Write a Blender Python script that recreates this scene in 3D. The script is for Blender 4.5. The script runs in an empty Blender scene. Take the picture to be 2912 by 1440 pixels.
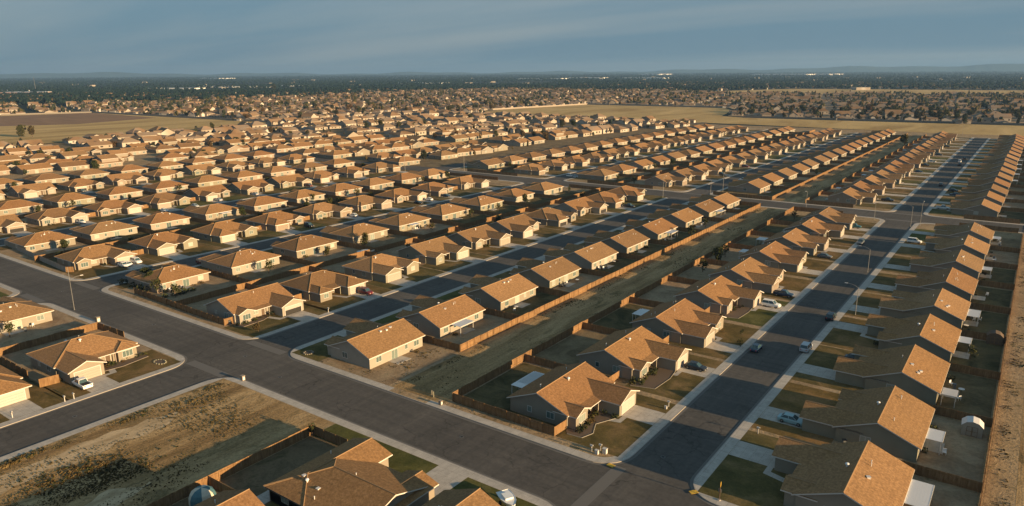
import bpy, math, random
import numpy as np
from mathutils import Matrix, Vector, noise
R_ = math.radians
rnd = random.Random(7)
scn = bpy.context.scene
COL = scn.collection

# ------------------------------------------------------------------ camera
CAMH = 60.0
PITCH, ROLL, YAW = R_(14.186), R_(-0.392), R_(35.941)
def cam_axes(p, r, y):
    cy, sy = math.cos(y), math.sin(y)
    fwd = Vector((-sy, cy, 0)); right = Vector((cy, sy, 0)); up = Vector((0, 0, 1))
    f = math.cos(p)*fwd - math.sin(p)*up; u = math.sin(p)*fwd + math.cos(p)*up
    return math.cos(r)*right + math.sin(r)*u, -math.sin(r)*right + math.cos(r)*u, f
CR, CU, CF = cam_axes(PITCH, ROLL, YAW)
cd = bpy.data.cameras.new('camera'); cam = bpy.data.objects.new('camera', cd); COL.objects.link(cam)
m = Matrix.Identity(4)
for i in range(3):
    m[i][0] = CR[i]; m[i][1] = CU[i]; m[i][2] = -CF[i]
m[2][3] = CAMH
cam.matrix_world = m
cd.sensor_width = 36; cd.lens = 36*2050.1/2912; cd.clip_start = 0.5; cd.clip_end = 60000
scn.camera = cam
FPX = 2050.1
def project(x, y, z=0):
    v = Vector((x, y, z-CAMH)); w = v.dot(CF)
    if w <= 1: return None
    return 1456+FPX*v.dot(CR)/w, 720-FPX*v.dot(CU)/w, w
def seen(x, y, z=2, mg=80):
    p = project(x, y, z)
    return p is not None and -mg < p[0] < 2912+mg and -50 < p[1] < 1440+mg*1.5

# ------------------------------------------------------------------ sky and sun
SUN_EL, SUN_AZ = R_(9.2), R_(3.0)          # azimuth measured from +X towards +Y
w = bpy.data.worlds.new('World'); scn.world = w; w.use_nodes = True
nt = w.node_tree; N = nt.nodes; L = nt.links
bg = N['Background']; bg.inputs[1].default_value = 0.12
sky = N.new('ShaderNodeTexSky'); sky.sky_type = 'NISHITA'; sky.sun_disc = False
sky.sun_elevation = SUN_EL; sky.sun_rotation = R_(90)-SUN_AZ
sky.air_density = 1.0; sky.dust_density = 1.5; sky.ozone_density = 2.0; sky.altitude = 60
tc = N.new('ShaderNodeTexCoord')
sep = N.new('ShaderNodeSeparateXYZ'); L.new(tc.outputs['Generated'], sep.inputs[0])
zz = N.new('ShaderNodeMath'); zz.operation = 'ADD'; zz.inputs[1].default_value = 0.10; L.new(sep.outputs[2], zz.inputs[0])
zm = N.new('ShaderNodeMath'); zm.operation = 'MAXIMUM'; zm.inputs[1].default_value = 0.03; L.new(zz.outputs[0], zm.inputs[0])
dx = N.new('ShaderNodeMath'); dx.operation = 'DIVIDE'; L.new(sep.outputs[0], dx.inputs[0]); L.new(zm.outputs[0], dx.inputs[1])
dy = N.new('ShaderNodeMath'); dy.operation = 'DIVIDE'; L.new(sep.outputs[1], dy.inputs[0]); L.new(zm.outputs[0], dy.inputs[1])
cb = N.new('ShaderNodeCombineXYZ'); L.new(dx.outputs[0], cb.inputs[0]); L.new(dy.outputs[0], cb.inputs[1])
mp = N.new('ShaderNodeMapping'); mp.inputs['Rotation'].default_value = (0, 0, R_(-40)); mp.inputs['Scale'].default_value = (0.17, 0.62, 1)
L.new(cb.outputs[0], mp.inputs[0])
cn = N.new('ShaderNodeTexNoise'); cn.inputs['Scale'].default_value = 1.0; cn.inputs['Detail'].default_value = 7
cn.inputs['Roughness'].default_value = 0.52; cn.inputs['Distortion'].default_value = 0.25
L.new(mp.outputs[0], cn.inputs[0])
cr = N.new('ShaderNodeValToRGB'); cr.color_ramp.elements[0].position = 0.40; cr.color_ramp.elements[1].position = 0.68
cr.color_ramp.elements[0].color = (0.47, 0.86, 1.18, 1); cr.color_ramp.elements[1].color = (0.92, 1.17, 1.33, 1)
L.new(cn.outputs[0], cr.inputs[0])
mix = N.new('ShaderNodeMixRGB'); mix.inputs[0].default_value = 0.95
L.new(sky.outputs[0], mix.inputs[1]); L.new(cr.outputs[0], mix.inputs[2])
L.new(mix.outputs[0], bg.inputs[0])
sd = bpy.data.lights.new('sun', 'SUN'); sd.energy = 5.0; sd.angle = R_(0.5); sd.color = (1.0, 0.69, 0.36)
so = bpy.data.objects.new('sun', sd); COL.objects.link(so)
sv = Vector((math.cos(SUN_EL)*math.cos(SUN_AZ), math.cos(SUN_EL)*math.sin(SUN_AZ), math.sin(SUN_EL)))
so.rotation_euler = sv.to_track_quat('Z', 'Y').to_euler(); so.location = sv*300
scn.view_settings.view_transform = 'Standard'; scn.view_settings.look = 'None'
scn.view_settings.exposure = 1.2; scn.view_settings.gamma = 1
scn.render.engine = 'CYCLES'
scn.render.resolution_x = 1024; scn.render.resolution_y = 506
scn.cycles.max_bounces = 4; scn.cycles.volume_bounces = 0; scn.cycles.volume_step_rate = 1

# ------------------------------------------------------------------ materials
MATS = {}
def mat(name, base=(0.5, 0.5, 0.5), rough=0.9, build=None, metal=0.0, spec=0.3):
    mt = bpy.data.materials.new(name); mt.use_nodes = True
    t = mt.node_tree; b = t.nodes['Principled BSDF']
    b.inputs['Base Color'].default_value = (*base, 1); b.inputs['Roughness'].default_value = rough
    b.inputs['Metallic'].default_value = metal; b.inputs['Specular IOR Level'].default_value = spec
    if build: build(t, b)
    MATS[name] = mt
    return mt
def nd(t, kind, **kw):
    n = t.nodes.new(kind)
    for k, v in kw.items():
        if k in n.inputs: n.inputs[k].default_value = v
        else: setattr(n, k, v)
    return n
def coords(t, world=True, scale=(1, 1, 1), rot=0, rand=True):
    mpn = nd(t, 'ShaderNodeMapping'); mpn.inputs['Scale'].default_value = scale; mpn.inputs['Rotation'].default_value = (0, 0, rot)
    if world:
        g = t.nodes.new('ShaderNodeNewGeometry'); t.links.new(g.outputs['Position'], mpn.inputs[0])
    else:
        c = t.nodes.new('ShaderNodeTexCoord')
        if rand:
            oi = t.nodes.new('ShaderNodeObjectInfo'); mu = nd(t, 'ShaderNodeMath', operation='MULTIPLY'); mu.inputs[1].default_value = 97
            t.links.new(oi.outputs['Random'], mu.inputs[0])
            ad = nd(t, 'ShaderNodeVectorMath', operation='ADD'); t.links.new(c.outputs['Object'], ad.inputs[0]); t.links.new(mu.outputs[0], ad.inputs[1])
            t.links.new(ad.outputs[0], mpn.inputs[0])
        else: t.links.new(c.outputs['Object'], mpn.inputs[0])
    return mpn.outputs[0]
def noi(t, vec, scale, detail=4, rough=0.55, dist=0):
    n = nd(t, 'ShaderNodeTexNoise'); n.inputs['Scale'].default_value = scale; n.inputs['Detail'].default_value = detail
    n.inputs['Roughness'].default_value = rough; n.inputs['Distortion'].default_value = dist
    t.links.new(vec, n.inputs['Vector']); return n.outputs[0]
def ramp(t, f, stops):
    r = nd(t, 'ShaderNodeValToRGB'); e = r.color_ramp.elements
    while len(e) < len(stops): e.new(0.5)
    for i, (p, c) in enumerate(stops):
        e[i].position = p; e[i].color = (*c, 1) if len(c) == 3 else c
    t.links.new(f, r.inputs[0]); return r.outputs[0]
def mixc(t, f, a, b, mode='MIX'):
    n = nd(t, 'ShaderNodeMixRGB', blend_type=mode)
    for i, v in ((0, f), (1, a), (2, b)):
        if hasattr(v, 'is_output'): t.links.new(v, n.inputs[i])
        elif i == 0: n.inputs[0].default_value = v
        else: n.inputs[i].default_value = (*v, 1)
    return n.outputs[0]
def bump(t, b, h, strength=0.3, dist=0.05):
    n = nd(t, 'ShaderNodeBump'); n.inputs['Strength'].default_value = strength; n.inputs['Distance'].default_value = dist
    t.links.new(h, n.inputs['Height']); t.links.new(n.outputs[0], b.inputs['Normal'])
def orand(t):
    return t.nodes.new('ShaderNodeObjectInfo').outputs['Random']
BC = 'Base Color'
def m_asphalt(t, b):
    v = coords(t); n1 = noi(t, v, 0.05, 5, 0.6); n2 = noi(t, v, 1.4, 4, 0.6); n3 = noi(t, v, 14, 2)
    st = noi(t, coords(t, scale=(0.03, 0.9, 1)), 1.0, 3); st2 = noi(t, coords(t, scale=(0.9, 0.03, 1)), 1.0, 3)
    c = ramp(t, n1, [(0.3, (0.078, 0.074, 0.070)), (0.72, (0.120, 0.113, 0.105))])
    c = mixc(t, 0.55, c, ramp(t, n2, [(0.3, (0.65, 0.65, 0.65)), (0.75, (1.25, 1.22, 1.18))]), 'MULTIPLY')
    c = mixc(t, 0.35, c, ramp(t, st, [(0.35, (0.6, 0.6, 0.6)), (0.7, (1.25, 1.2, 1.15))]), 'MULTIPLY')
    c = mixc(t, 0.35, c, ramp(t, st2, [(0.35, (0.6, 0.6, 0.6)), (0.7, (1.25, 1.2, 1.15))]), 'MULTIPLY')
    vo = nd(t, 'ShaderNodeTexVoronoi', feature='DISTANCE_TO_EDGE'); vo.inputs['Scale'].default_value = 0.16
    wp = nd(t, 'ShaderNodeVectorMath', operation='ADD'); nc_ = nd(t, 'ShaderNodeTexNoise'); nc_.inputs['Scale'].default_value = 0.5; t.links.new(v, nc_.inputs['Vector'])
    sc_ = nd(t, 'ShaderNodeVectorMath', operation='SCALE'); sc_.inputs['Scale'].default_value = 2.5; t.links.new(nc_.outputs[1], sc_.inputs[0]); t.links.new(v, wp.inputs[0]); t.links.new(sc_.outputs[0], wp.inputs[1]); t.links.new(wp.outputs[0], vo.inputs['Vector'])
    crk = ramp(t, vo.outputs[0], [(0.0, (0.5, 0.5, 0.5)), (0.012, (0.62, 0.62, 0.62)), (0.02, (1, 1, 1))])
    c = mixc(t, ramp(t, noi(t, v, 0.06, 2), [(0.45, (0, 0, 0)), (0.6, (0.8, 0.8, 0.8))]), c, mixc(t, 1.0, c, crk, 'MULTIPLY'))
    t.links.new(c, b.inputs[BC]); bump(t, b, n3, 0.25, 0.01)
mat('asphalt', rough=0.92, build=m_asphalt, spec=0.25)
def m_conc(t, b):
    v = coords(t); n1 = noi(t, v, 0.7, 6, 0.65); n2 = noi(t, v, 6, 3)
    c = ramp(t, n1, [(0.3, (0.36, 0.33, 0.29)), (0.7, (0.52, 0.475, 0.42))])
    c = mixc(t, 0.4, c, ramp(t, n2, [(0.3, (0.75, 0.75, 0.75)), (0.7, (1.15, 1.15, 1.15))]), 'MULTIPLY')
    br = nd(t, 'ShaderNodeTexBrick', offset=0.0); br.inputs['Scale'].default_value = 1.0
    br.inputs['Mortar Size'].default_value = 0.02; br.inputs['Brick Width'].default_value = 1.5; br.inputs['Row Height'].default_value = 1.5
    br.inputs['Color1'].default_value = (1, 1, 1, 1); br.inputs['Color2'].default_value = (0.93, 0.93, 0.93, 1); br.inputs['Mortar'].default_value = (0.5, 0.48, 0.45, 1)
    t.links.new(v, br.inputs['Vector'])
    c = mixc(t, 0.8, c, br.outputs[0], 'MULTIPLY')
    t.links.new(c, b.inputs[BC]); bump(t, b, n2, 0.15, 0.01)
mat('concrete', rough=0.9, build=m_conc)
mat('kerb_concrete', (0.34, 0.31, 0.28), 0.85)
mat('gutter_concrete', (0.135, 0.127, 0.118), 0.85)
def m_dirt(t, b):
    v = coords(t); n0 = noi(t, v, 0.012, 4, 0.6); n1 = noi(t, v, 0.12, 6, 0.65, 0.5); n2 = noi(t, v, 1.6, 5, 0.7); n3 = noi(t, v, 0.35, 5, 0.7, 1.5)
    c = ramp(t, n1, [(0.3, (0.20, 0.14, 0.085)), (0.5, (0.31, 0.225, 0.14)), (0.72, (0.43, 0.33, 0.22))])
    c = mixc(t, ramp(t, n0, [(0.4, (0, 0, 0)), (0.62, (0.7, 0.7, 0.7))]), c, (0.36, 0.26, 0.14))
    c = mixc(t, 0.6, c, ramp(t, n2, [(0.32, (0.6, 0.6, 0.58)), (0.7, (1.25, 1.22, 1.18))]), 'MULTIPLY')
    c = mixc(t, ramp(t, n3, [(0.56, (0, 0, 0)), (0.66, (0.7, 0.7, 0.7))]), c, (0.095, 0.085, 0.035))
    t.links.new(c, b.inputs[BC])
    s = nd(t, 'ShaderNodeMath', operation='ADD'); t.links.new(n3, s.inputs[0]); t.links.new(n2, s.inputs[1])
    bump(t, b, s.outputs[0], 0.7, 0.25)
mat('dirt', rough=1.0, build=m_dirt, spec=0.1)
def m_bare(t, b):
    v = coords(t, scale=(1, 0.13, 1)); n1 = noi(t, v, 0.22, 6, 0.6, 0.6); v2 = coords(t); n2 = noi(t, v2, 2.4, 5, 0.75); n3 = noi(t, coords(t, scale=(1, 0.45, 1)), 0.20, 6, 0.72, 1.0)
    n4 = noi(t, coords(t, scale=(1, 0.06, 1), rot=R_(-4)), 1.3, 4, 0.6, 0.3)
    c = ramp(t, n1, [(0.3, (0.20, 0.13, 0.062)), (0.45, (0.32, 0.215, 0.105)), (0.68, (0.50, 0.355, 0.19))])
    c = mixc(t, 0.3, c, ramp(t, n4, [(0.35, (0.6, 0.58, 0.55)), (0.65, (1.2, 1.18, 1.15))]), 'MULTIPLY')
    c = mixc(t, 0.8, c, ramp(t, n2, [(0.32, (0.5, 0.5, 0.48)), (0.7, (1.3, 1.27, 1.22))]), 'MULTIPLY')
    c = mixc(t, ramp(t, n3, [(0.53, (0, 0, 0)), (0.66, (0.75, 0.75, 0.75))]), c, (0.10, 0.078, 0.034))
    t.links.new(c, b.inputs[BC])
    s = nd(t, 'ShaderNodeMath', operation='ADD'); t.links.new(n4, s.inputs[0]); t.links.new(n2, s.inputs[1])
    bump(t, b, s.outputs[0], 0.6, 0.15)
mat('bare_earth', rough=1.0, build=m_bare, spec=0.1)
def m_field(t, b):
    v = coords(t, scale=(1, 0.25, 1), rot=R_(20)); n1 = noi(t, v, 0.02, 6, 0.62, 1.0); v2 = coords(t); n2 = noi(t, v2, 0.3, 5, 0.7)
    c = ramp(t, n1, [(0.32, (0.34, 0.225, 0.09)), (0.5, (0.48, 0.34, 0.15)), (0.7, (0.60, 0.43, 0.20))])
    c = mixc(t, 0.5, c, ramp(t, n2, [(0.3, (0.7, 0.7, 0.66)), (0.7, (1.2, 1.18, 1.1))]), 'MULTIPLY')
    t.links.new(c, b.inputs[BC]); bump(t, b, n2, 0.6, 0.5)
mat('dry_field', rough=1.0, build=m_field, spec=0.1)
def m_plough(t, b):
    v = coords(t, scale=(0.25, 1, 1)); n1 = noi(t, v, 0.06, 5, 0.62)
    t.links.new(ramp(t, n1, [(0.3, (0.20, 0.125, 0.075)), (0.7, (0.30, 0.19, 0.115))]), b.inputs[BC]); bump(t, b, n1, 0.5, 0.5)
mat('ploughed', rough=1.0, build=m_plough, spec=0.1)
def m_lawn(t, b):
    v = coords(t); n1 = noi(t, v, 0.17, 5, 0.62, 0.6); n2 = noi(t, v, 3.0, 4, 0.7); n3 = noi(t, v, 0.7, 4, 0.6)
    g = ramp(t, n1, [(0.3, (0.062, 0.056, 0.020)), (0.5, (0.115, 0.092, 0.036)), (0.68, (0.19, 0.135, 0.065))])
    r = ramp(t, orand(t), [(0.0, (0.75, 1.0, 0.7)), (0.35, (1.0, 1.0, 1.0)), (0.75, (1.25, 1.05, 1.0)), (1.0, (1.5, 1.2, 1.1))])
    c = mixc(t, 0.9, g, r, 'MULTIPLY')
    c = mixc(t, 0.6, c, ramp(t, n2, [(0.3, (0.6, 0.6, 0.6)), (0.7, (1.3, 1.3, 1.25))]), 'MULTIPLY')
    c = mixc(t, 0.4, c, ramp(t, n3, [(0.3, (0.7, 0.72, 0.7)), (0.7, (1.2, 1.18, 1.1))]), 'MULTIPLY')
    t.links.new(c, b.inputs[BC]); bump(t, b, n2, 0.8, 0.06)
mat('lawn', rough=1.0, build=m_lawn, spec=0.1)
def m_yard(t, b):
    v = coords(t); n1 = noi(t, v, 0.16, 5, 0.65, 0.8); n2 = noi(t, v, 1.8, 5, 0.7)
    g = ramp(t, n1, [(0.35, (0.05, 0.046, 0.02)), (0.65, (0.15, 0.115, 0.055))])
    d = ramp(t, n1, [(0.35, (0.24, 0.165, 0.10)), (0.65, (0.38, 0.285, 0.18))])
    c = mixc(t, ramp(t, orand(t), [(0.35, (0, 0, 0)), (0.55, (1, 1, 1))]), g, d)
    c = mixc(t, ramp(t, n1, [(0.60, (0, 0, 0)), (0.70, (0.5, 0.5, 0.5))]), c, (0.09, 0.085, 0.03))
    c = mixc(t, 0.6, c, ramp(t, n2, [(0.3, (0.6, 0.6, 0.6)), (0.7, (1.25, 1.22, 1.2))]), 'MULTIPLY')
    t.links.new(c, b.inputs[BC]); bump(t, b, n2, 0.7, 0.12)
mat('yard', rough=1.0, build=m_yard, spec=0.1)
def m_roof(t, b):
    v = coords(t, world=False)
    n1 = noi(t, v, 2.6, 3, 0.6, 0.4); n2 = noi(t, v, 0.14, 3); n3 = noi(t, v, 5.5, 2, 0.6)
    c = ramp(t, n1, [(0.30, (0.182, 0.107, 0.052)), (0.5, (0.252, 0.150, 0.073)), (0.70, (0.332, 0.203, 0.102))])
    c = mixc(t, 0.35, c, ramp(t, n3, [(0.3, (0.62, 0.62, 0.62)), (0.7, (1.3, 1.28, 1.22))]), 'MULTIPLY')
    c = mixc(t, 0.4, c, ramp(t, n2, [(0.3, (0.8, 0.8, 0.8)), (0.7, (1.15, 1.12, 1.08))]), 'MULTIPLY')
    r = ramp(t, orand(t), [(0.0, (0.74, 0.72, 0.72)), (0.25, (0.95, 1.0, 1.05)), (0.5, (1.08, 1.02, 0.92)), (0.75, (0.95, 0.84, 0.78)), (1.0, (1.2, 1.2, 1.2))])
    c = mixc(t, 0.9, c, r, 'MULTIPLY')
    wv = nd(t, 'ShaderNodeTexWave', bands_direction='Z', wave_profile='SAW'); wv.inputs['Scale'].default_value = 1.25
    t.links.new(coords(t, world=False, rand=False), wv.inputs['Vector'])
    c = mixc(t, 0.25, c, ramp(t, wv.outputs['Fac'], [(0.0, (0.75, 0.75, 0.75)), (0.5, (1.1, 1.1, 1.1))]), 'MULTIPLY')
    t.links.new(c, b.inputs[BC]); bump(t, b, n3, 0.5, 0.04)
def m_dy(t, b):
    v = coords(t); n1 = noi(t, v, 0.2, 5, 0.65, 0.8); n2 = noi(t, v, 2.2, 5, 0.7)
    c = ramp(t, n1, [(0.3, (0.10, 0.08, 0.045)), (0.5, (0.17, 0.125, 0.075)), (0.7, (0.07, 0.065, 0.03))])
    c = mixc(t, 0.6, c, ramp(t, n2, [(0.3, (0.6, 0.6, 0.6)), (0.7, (1.25, 1.22, 1.2))]), 'MULTIPLY')
    t.links.new(c, b.inputs[BC]); bump(t, b, n2, 0.7, 0.12)
mat('dirt_yard', rough=1.0, build=m_dy, spec=0.1)
mat('shingles', rough=0.95, build=m_roof, spec=0.15)
def m_stucco(t, b):
    v = coords(t, world=False); n1 = noi(t, v, 0.5, 4, 0.6); n2 = noi(t, v, 9, 3)
    r = ramp(t, orand(t), [(0.0, (0.23, 0.205, 0.165)), (0.22, (0.26, 0.23, 0.185)), (0.4, (0.235, 0.225, 0.17)), (0.6, (0.27, 0.22, 0.18)), (0.8, (0.32, 0.295, 0.25)), (1.0, (0.24, 0.215, 0.18))])
    c = mixc(t, 0.6, r, ramp(t, n1, [(0.3, (0.88, 0.87, 0.86)), (0.7, (1.06, 1.06, 1.05))]), 'MULTIPLY')
    t.links.new(c, b.inputs[BC]); bump(t, b, n2, 0.25, 0.01)
mat('stucco', rough=0.95, build=m_stucco, spec=0.15)
mat('ridge_cap', (0.31, 0.20, 0.11), 0.95, spec=0.1)
mat('trim', (0.55, 0.52, 0.48), 0.7)
mat('white_trim', (0.50, 0.48, 0.45), 0.6)
def m_garage(t, b):
    r = ramp(t, orand(t), [(0.0, (0.38, 0.34, 0.30)), (0.45, (0.42, 0.39, 0.35)), (0.6, (0.27, 0.215, 0.165)), (0.85, (0.24, 0.19, 0.145)), (1.0, (0.37, 0.33, 0.29))])
    t.links.new(r, b.inputs[BC])
mat('garage_paint', rough=0.6, build=m_garage)
def m_wood(t, b):
    v = coords(t, world=False)
    wv = nd(t, 'ShaderNodeTexWave', bands_direction='X', wave_profile='SAW'); wv.inputs['Scale'].default_value = 1.05; wv.inputs['Distortion'].default_value = 0.4
    t.links.new(v, wv.inputs['Vector'])
    n1 = noi(t, coords(t, world=False, scale=(1, 1, 0.15)), 3.2, 3, 0.6); n2 = noi(t, v, 0.25, 3)
    c = ramp(t, n1, [(0.3, (0.15, 0.085, 0.040)), (0.55, (0.225, 0.135, 0.065)), (0.75, (0.30, 0.20, 0.11))])
    c = mixc(t, 0.5, c, ramp(t, wv.outputs['Fac'], [(0.0, (0.35, 0.35, 0.35)), (0.12, (1, 1, 1)), (1.0, (1.12, 1.1, 1.08))]), 'MULTIPLY')
    c = mixc(t, 0.5, c, ramp(t, n2, [(0.3, (0.7, 0.72, 0.75)), (0.7, (1.2, 1.15, 1.1))]), 'MULTIPLY')
    t.links.new(c, b.inputs[BC]); bump(t, b, wv.outputs['Fac'], 0.4, 0.02)
mat('fence_wood', rough=0.9, build=m_wood, spec=0.15)
def m_block(t, b):
    br = nd(t, 'ShaderNodeTexBrick'); br.inputs['Scale'].default_value = 1.0; br.inputs['Brick Width'].default_value = 0.4; br.inputs['Row Height'].default_value = 0.2
    br.inputs['Mortar Size'].default_value = 0.012
    br.inputs['Color1'].default_value = (0.34, 0.29, 0.24, 1); br.inputs['Color2'].default_value = (0.28, 0.24, 0.20, 1); br.inputs['Mortar'].default_value = (0.2, 0.18, 0.16, 1)
    t.links.new(coords(t, world=False), br.inputs['Vector']); t.links.new(br.outputs[0], b.inputs[BC])
mat('block_wall', rough=0.95, build=m_block)
mat('glass', (0.035, 0.07, 0.085), 0.12, spec=0.6)
def m_curt(t, b):
    r = ramp(t, orand(t), [(0.0, (0.04, 0.07, 0.08)), (0.4, (0.10, 0.14, 0.13)), (0.7, (0.22, 0.26, 0.23)), (1.0, (0.42, 0.42, 0.36))])
    t.links.new(r, b.inputs[BC])
mat('window_glass', rough=0.25, build=m_curt, spec=0.5)
mat('dark', (0.03, 0.028, 0.026), 0.8)
mat('metal_grey', (0.24, 0.24, 0.24), 0.5, metal=0.5)
mat('vent_metal', (0.62, 0.60, 0.58), 0.5)
mat('patio_white', (0.72, 0.72, 0.72), 0.5)
mat('red_plastic', (0.5, 0.04, 0.04), 0.5)
mat('tyre', (0.02, 0.02, 0.02), 0.9)
mat('yellow_paint', (0.62, 0.38, 0.05), 0.8)
mat('bark', (0.12, 0.085, 0.06), 0.95)
def m_leaf(cols, name):
    def f(t, b):
        v = coords(t); n1 = noi(t, v, 0.55, 3, 0.6); n2 = noi(t, v, 0.03, 2)
        c = ramp(t, n1, [(0.3, cols[0]), (0.5, cols[1]), (0.72, cols[2])])
        c = mixc(t, 0.7, c, ramp(t, orand(t), [(0, (0.7, 0.85, 0.8)), (0.5, (1, 1, 1)), (0.8, (1.2, 1.03, 0.85)), (1, (1.4, 1.05, 0.8))]), 'MULTIPLY')
        t.links.new(c, b.inputs[BC])
    mat(name, rough=0.9, build=f, spec=0.15)
m_leaf([(0.022, 0.03, 0.011), (0.042, 0.048, 0.016), (0.075, 0.07, 0.024)], 'leaf_green')  # green, dark and autumn leaf colours, lowered to include the suburb's cloud shadow
m_leaf([(0.016, 0.024, 0.014), (0.03, 0.036, 0.019), (0.052, 0.052, 0.026)], 'leaf_dark')
m_leaf([(0.045, 0.032, 0.014), (0.075, 0.052, 0.022), (0.12, 0.08, 0.032)], 'leaf_autumn')
m_leaf([(0.06, 0.044, 0.018), (0.11, 0.078, 0.032), (0.19, 0.135, 0.058)], 'straw')
def m_far(t, b):
    v = coords(t); n1 = noi(t, v, 0.02, 3, 0.6); n2 = noi(t, v, 0.09, 2)
    c = ramp(t, n2, [(0.3, (0.007, 0.017, 0.016)), (0.55, (0.012, 0.025, 0.020)), (0.75, (0.024, 0.034, 0.024))])
    t.links.new(c, b.inputs[BC])
mat('leaf_far_shaded', rough=0.95, build=m_far, spec=0.1)  # woods colour darkened to hold the cloud shadow over the far trees
def m_farroof(t, b):
    v = coords(t); n1 = noi(t, v, 0.045, 1, 0.5)
    c = ramp(t, n1, [(0.25, (0.14, 0.09, 0.055)), (0.45, (0.23, 0.145, 0.08)), (0.6, (0.23, 0.18, 0.135)), (0.75, (0.30, 0.19, 0.115))])
    t.links.new(c, b.inputs[BC])
mat('far_roof', rough=0.95, build=m_farroof, spec=0.15)
def m_farwall(t, b):
    v = coords(t); n1 = noi(t, v, 0.05, 1, 0.5)
    c = ramp(t, n1, [(0.3, (0.28, 0.235, 0.185)), (0.5, (0.36, 0.315, 0.26)), (0.7, (0.46, 0.43, 0.38))])
    t.links.new(c, b.inputs[BC])
mat('far_wall', rough=0.95, build=m_farwall, spec=0.15)
def m_land(t, b):
    v = coords(t); n1 = noi(t, v, 0.0035, 4, 0.6); n2 = noi(t, v, 0.02, 6, 0.7)
    c = ramp(t, n2, [(0.3, (0.018, 0.030, 0.026)), (0.5, (0.035, 0.042, 0.032)), (0.7, (0.09, 0.075, 0.052))])
    c = mixc(t, ramp(t, n1, [(0.42, (0, 0, 0)), (0.55, (1, 1, 1))]), c, (0.016, 0.028, 0.022))
    t.links.new(c, b.inputs[BC])
mat('far_land', rough=1.0, build=m_land, spec=0.1)
mat('hill_hazed', (0.10, 0.15, 0.16), 1.0, spec=0.05)  # pale bluish tone puts distance haze into the hill colour

# ------------------------------------------------------------------ mesh builder
class MB:
    def __init__(s): s.v = []; s.f = []; s.m = []; s.mats = []
    def mi(s, name):
        if name not in s.mats: s.mats.append(name)
        return s.mats.index(name)
    def face(s, pts, mt):
        n = len(s.v); s.v += [tuple(p) for p in pts]; s.f.append(tuple(range(n, n+len(pts)))); s.m.append(s.mi(mt))
    def idx(s, vs, fs, mt):
        n = len(s.v); s.v += [tuple(p) for p in vs]; k = s.mi(mt)
        for f in fs: s.f.append(tuple(n+i for i in f)); s.m.append(k)
    def box(s, x0, x1, y0, y1, z0, z1, mt):
        vs = [(x0, y0, z0), (x1, y0, z0), (x1, y1, z0), (x0, y1, z0), (x0, y0, z1), (x1, y0, z1), (x1, y1, z1), (x0, y1, z1)]
        s.idx(vs, [(0, 3, 2, 1), (4, 5, 6, 7), (0, 1, 5, 4), (1, 2, 6, 5), (2, 3, 7, 6), (3, 0, 4, 7)], mt)
    def tube(s, pts, rad, mt, n=6, caps=True):
        pts = [Vector(p) for p in pts]; rings = []
        if not isinstance(rad, (list, tuple)): rad = [rad]*len(pts)
        for i, p in enumerate(pts):
            d = (pts[min(i+1, len(pts)-1)]-pts[max(i-1, 0)]).normalized()
            a = d.cross(Vector((0, 0, 1)));  a = Vector((1, 0, 0)) if a.length < 1e-3 else a.normalized()
            bb = d.cross(a).normalized()
            rings.append([p+(a*math.cos(k*2*math.pi/n)+bb*math.sin(k*2*math.pi/n))*rad[i] for k in range(n)])
        vs = [q for r in rings for q in r]; fs = []
        for i in range(len(pts)-1):
            for k in range(n): fs.append((i*n+k, i*n+(k+1) % n, (i+1)*n+(k+1) % n, (i+1)*n+k))
        if caps: fs += [tuple(range(n))[::-1], tuple(range((len(pts)-1)*n, len(pts)*n))]
        s.idx(vs, fs, mt)
    def prism(s, poly, z0, z1, mt, side=None):
        n = len(poly); vs = [(x, y, z0) for x, y in poly]+[(x, y, z1) for x, y in poly]
        s.idx(vs, [tuple(range(n, 2*n))], mt)
        s.idx(vs, [(i, (i+1) % n, n+(i+1) % n, n+i) for i in range(n)], side or mt)
    def mesh(s, name):
        me = bpy.data.meshes.new(name); me.from_pydata(s.v, [], s.f)
        for k in s.mats: me.materials.append(MATS[k])
        me.polygons.foreach_set('material_index', s.m); me.update(); return me
def link(name, me, parent=None, loc=(0, 0, 0), rz=0.0, label=None, cat=None, group=None, kind=None, rot=None, scale=None):
    o = bpy.data.objects.new(name, me); COL.objects.link(o)
    if parent is not None: o.parent = parent
    o.location = loc; o.rotation_euler = rot if rot else (0, 0, rz)
    if scale: o.scale = scale
    if label: o['label'] = label
    if cat: o['category'] = cat
    if group: o['group'] = group
    if kind: o['kind'] = kind
    return o
def struct(name, mb, label=None, kind='structure'):
    return link(name, mb.mesh(name), kind=kind, label=label)

# ------------------------------------------------------------------ ground, roads, land
mb = MB(); S = 16000
mb.face([(-S, -S, 0), (S, -S, 0), (S, S, 0), (-S, S, 0)], 'far_land'); struct('ground', mb)
def rrect(x0, x1, y0, y1, r, n=7):
    rr = r if isinstance(r, (list, tuple)) else [r]*4   # corners: SW SE NE NW
    P = []
    for (cx, cy, a0, q) in ((x0, y0, 180, rr[0]), (x1, y0, 270, rr[1]), (x1, y1, 0, rr[2]), (x0, y1, 90, rr[3])):
        sx = 1 if cx == x0 else -1; sy = 1 if cy == y0 else -1
        for i in range(n+1):
            a = R_(a0+90*i/n); q_ = max(q, 0.05)
            P.append((cx+sx*q_+q_*math.cos(a), cy+sy*q_+q_*math.sin(a)))
    return P
def ring(mb, A, B, z, mt, z0=None):
    n = len(A)
    for i in range(n):
        j = (i+1) % n
        mb.face([(*A[i], z), (*A[j], z), (*B[j], z), (*B[i], z)], mt)
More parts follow.
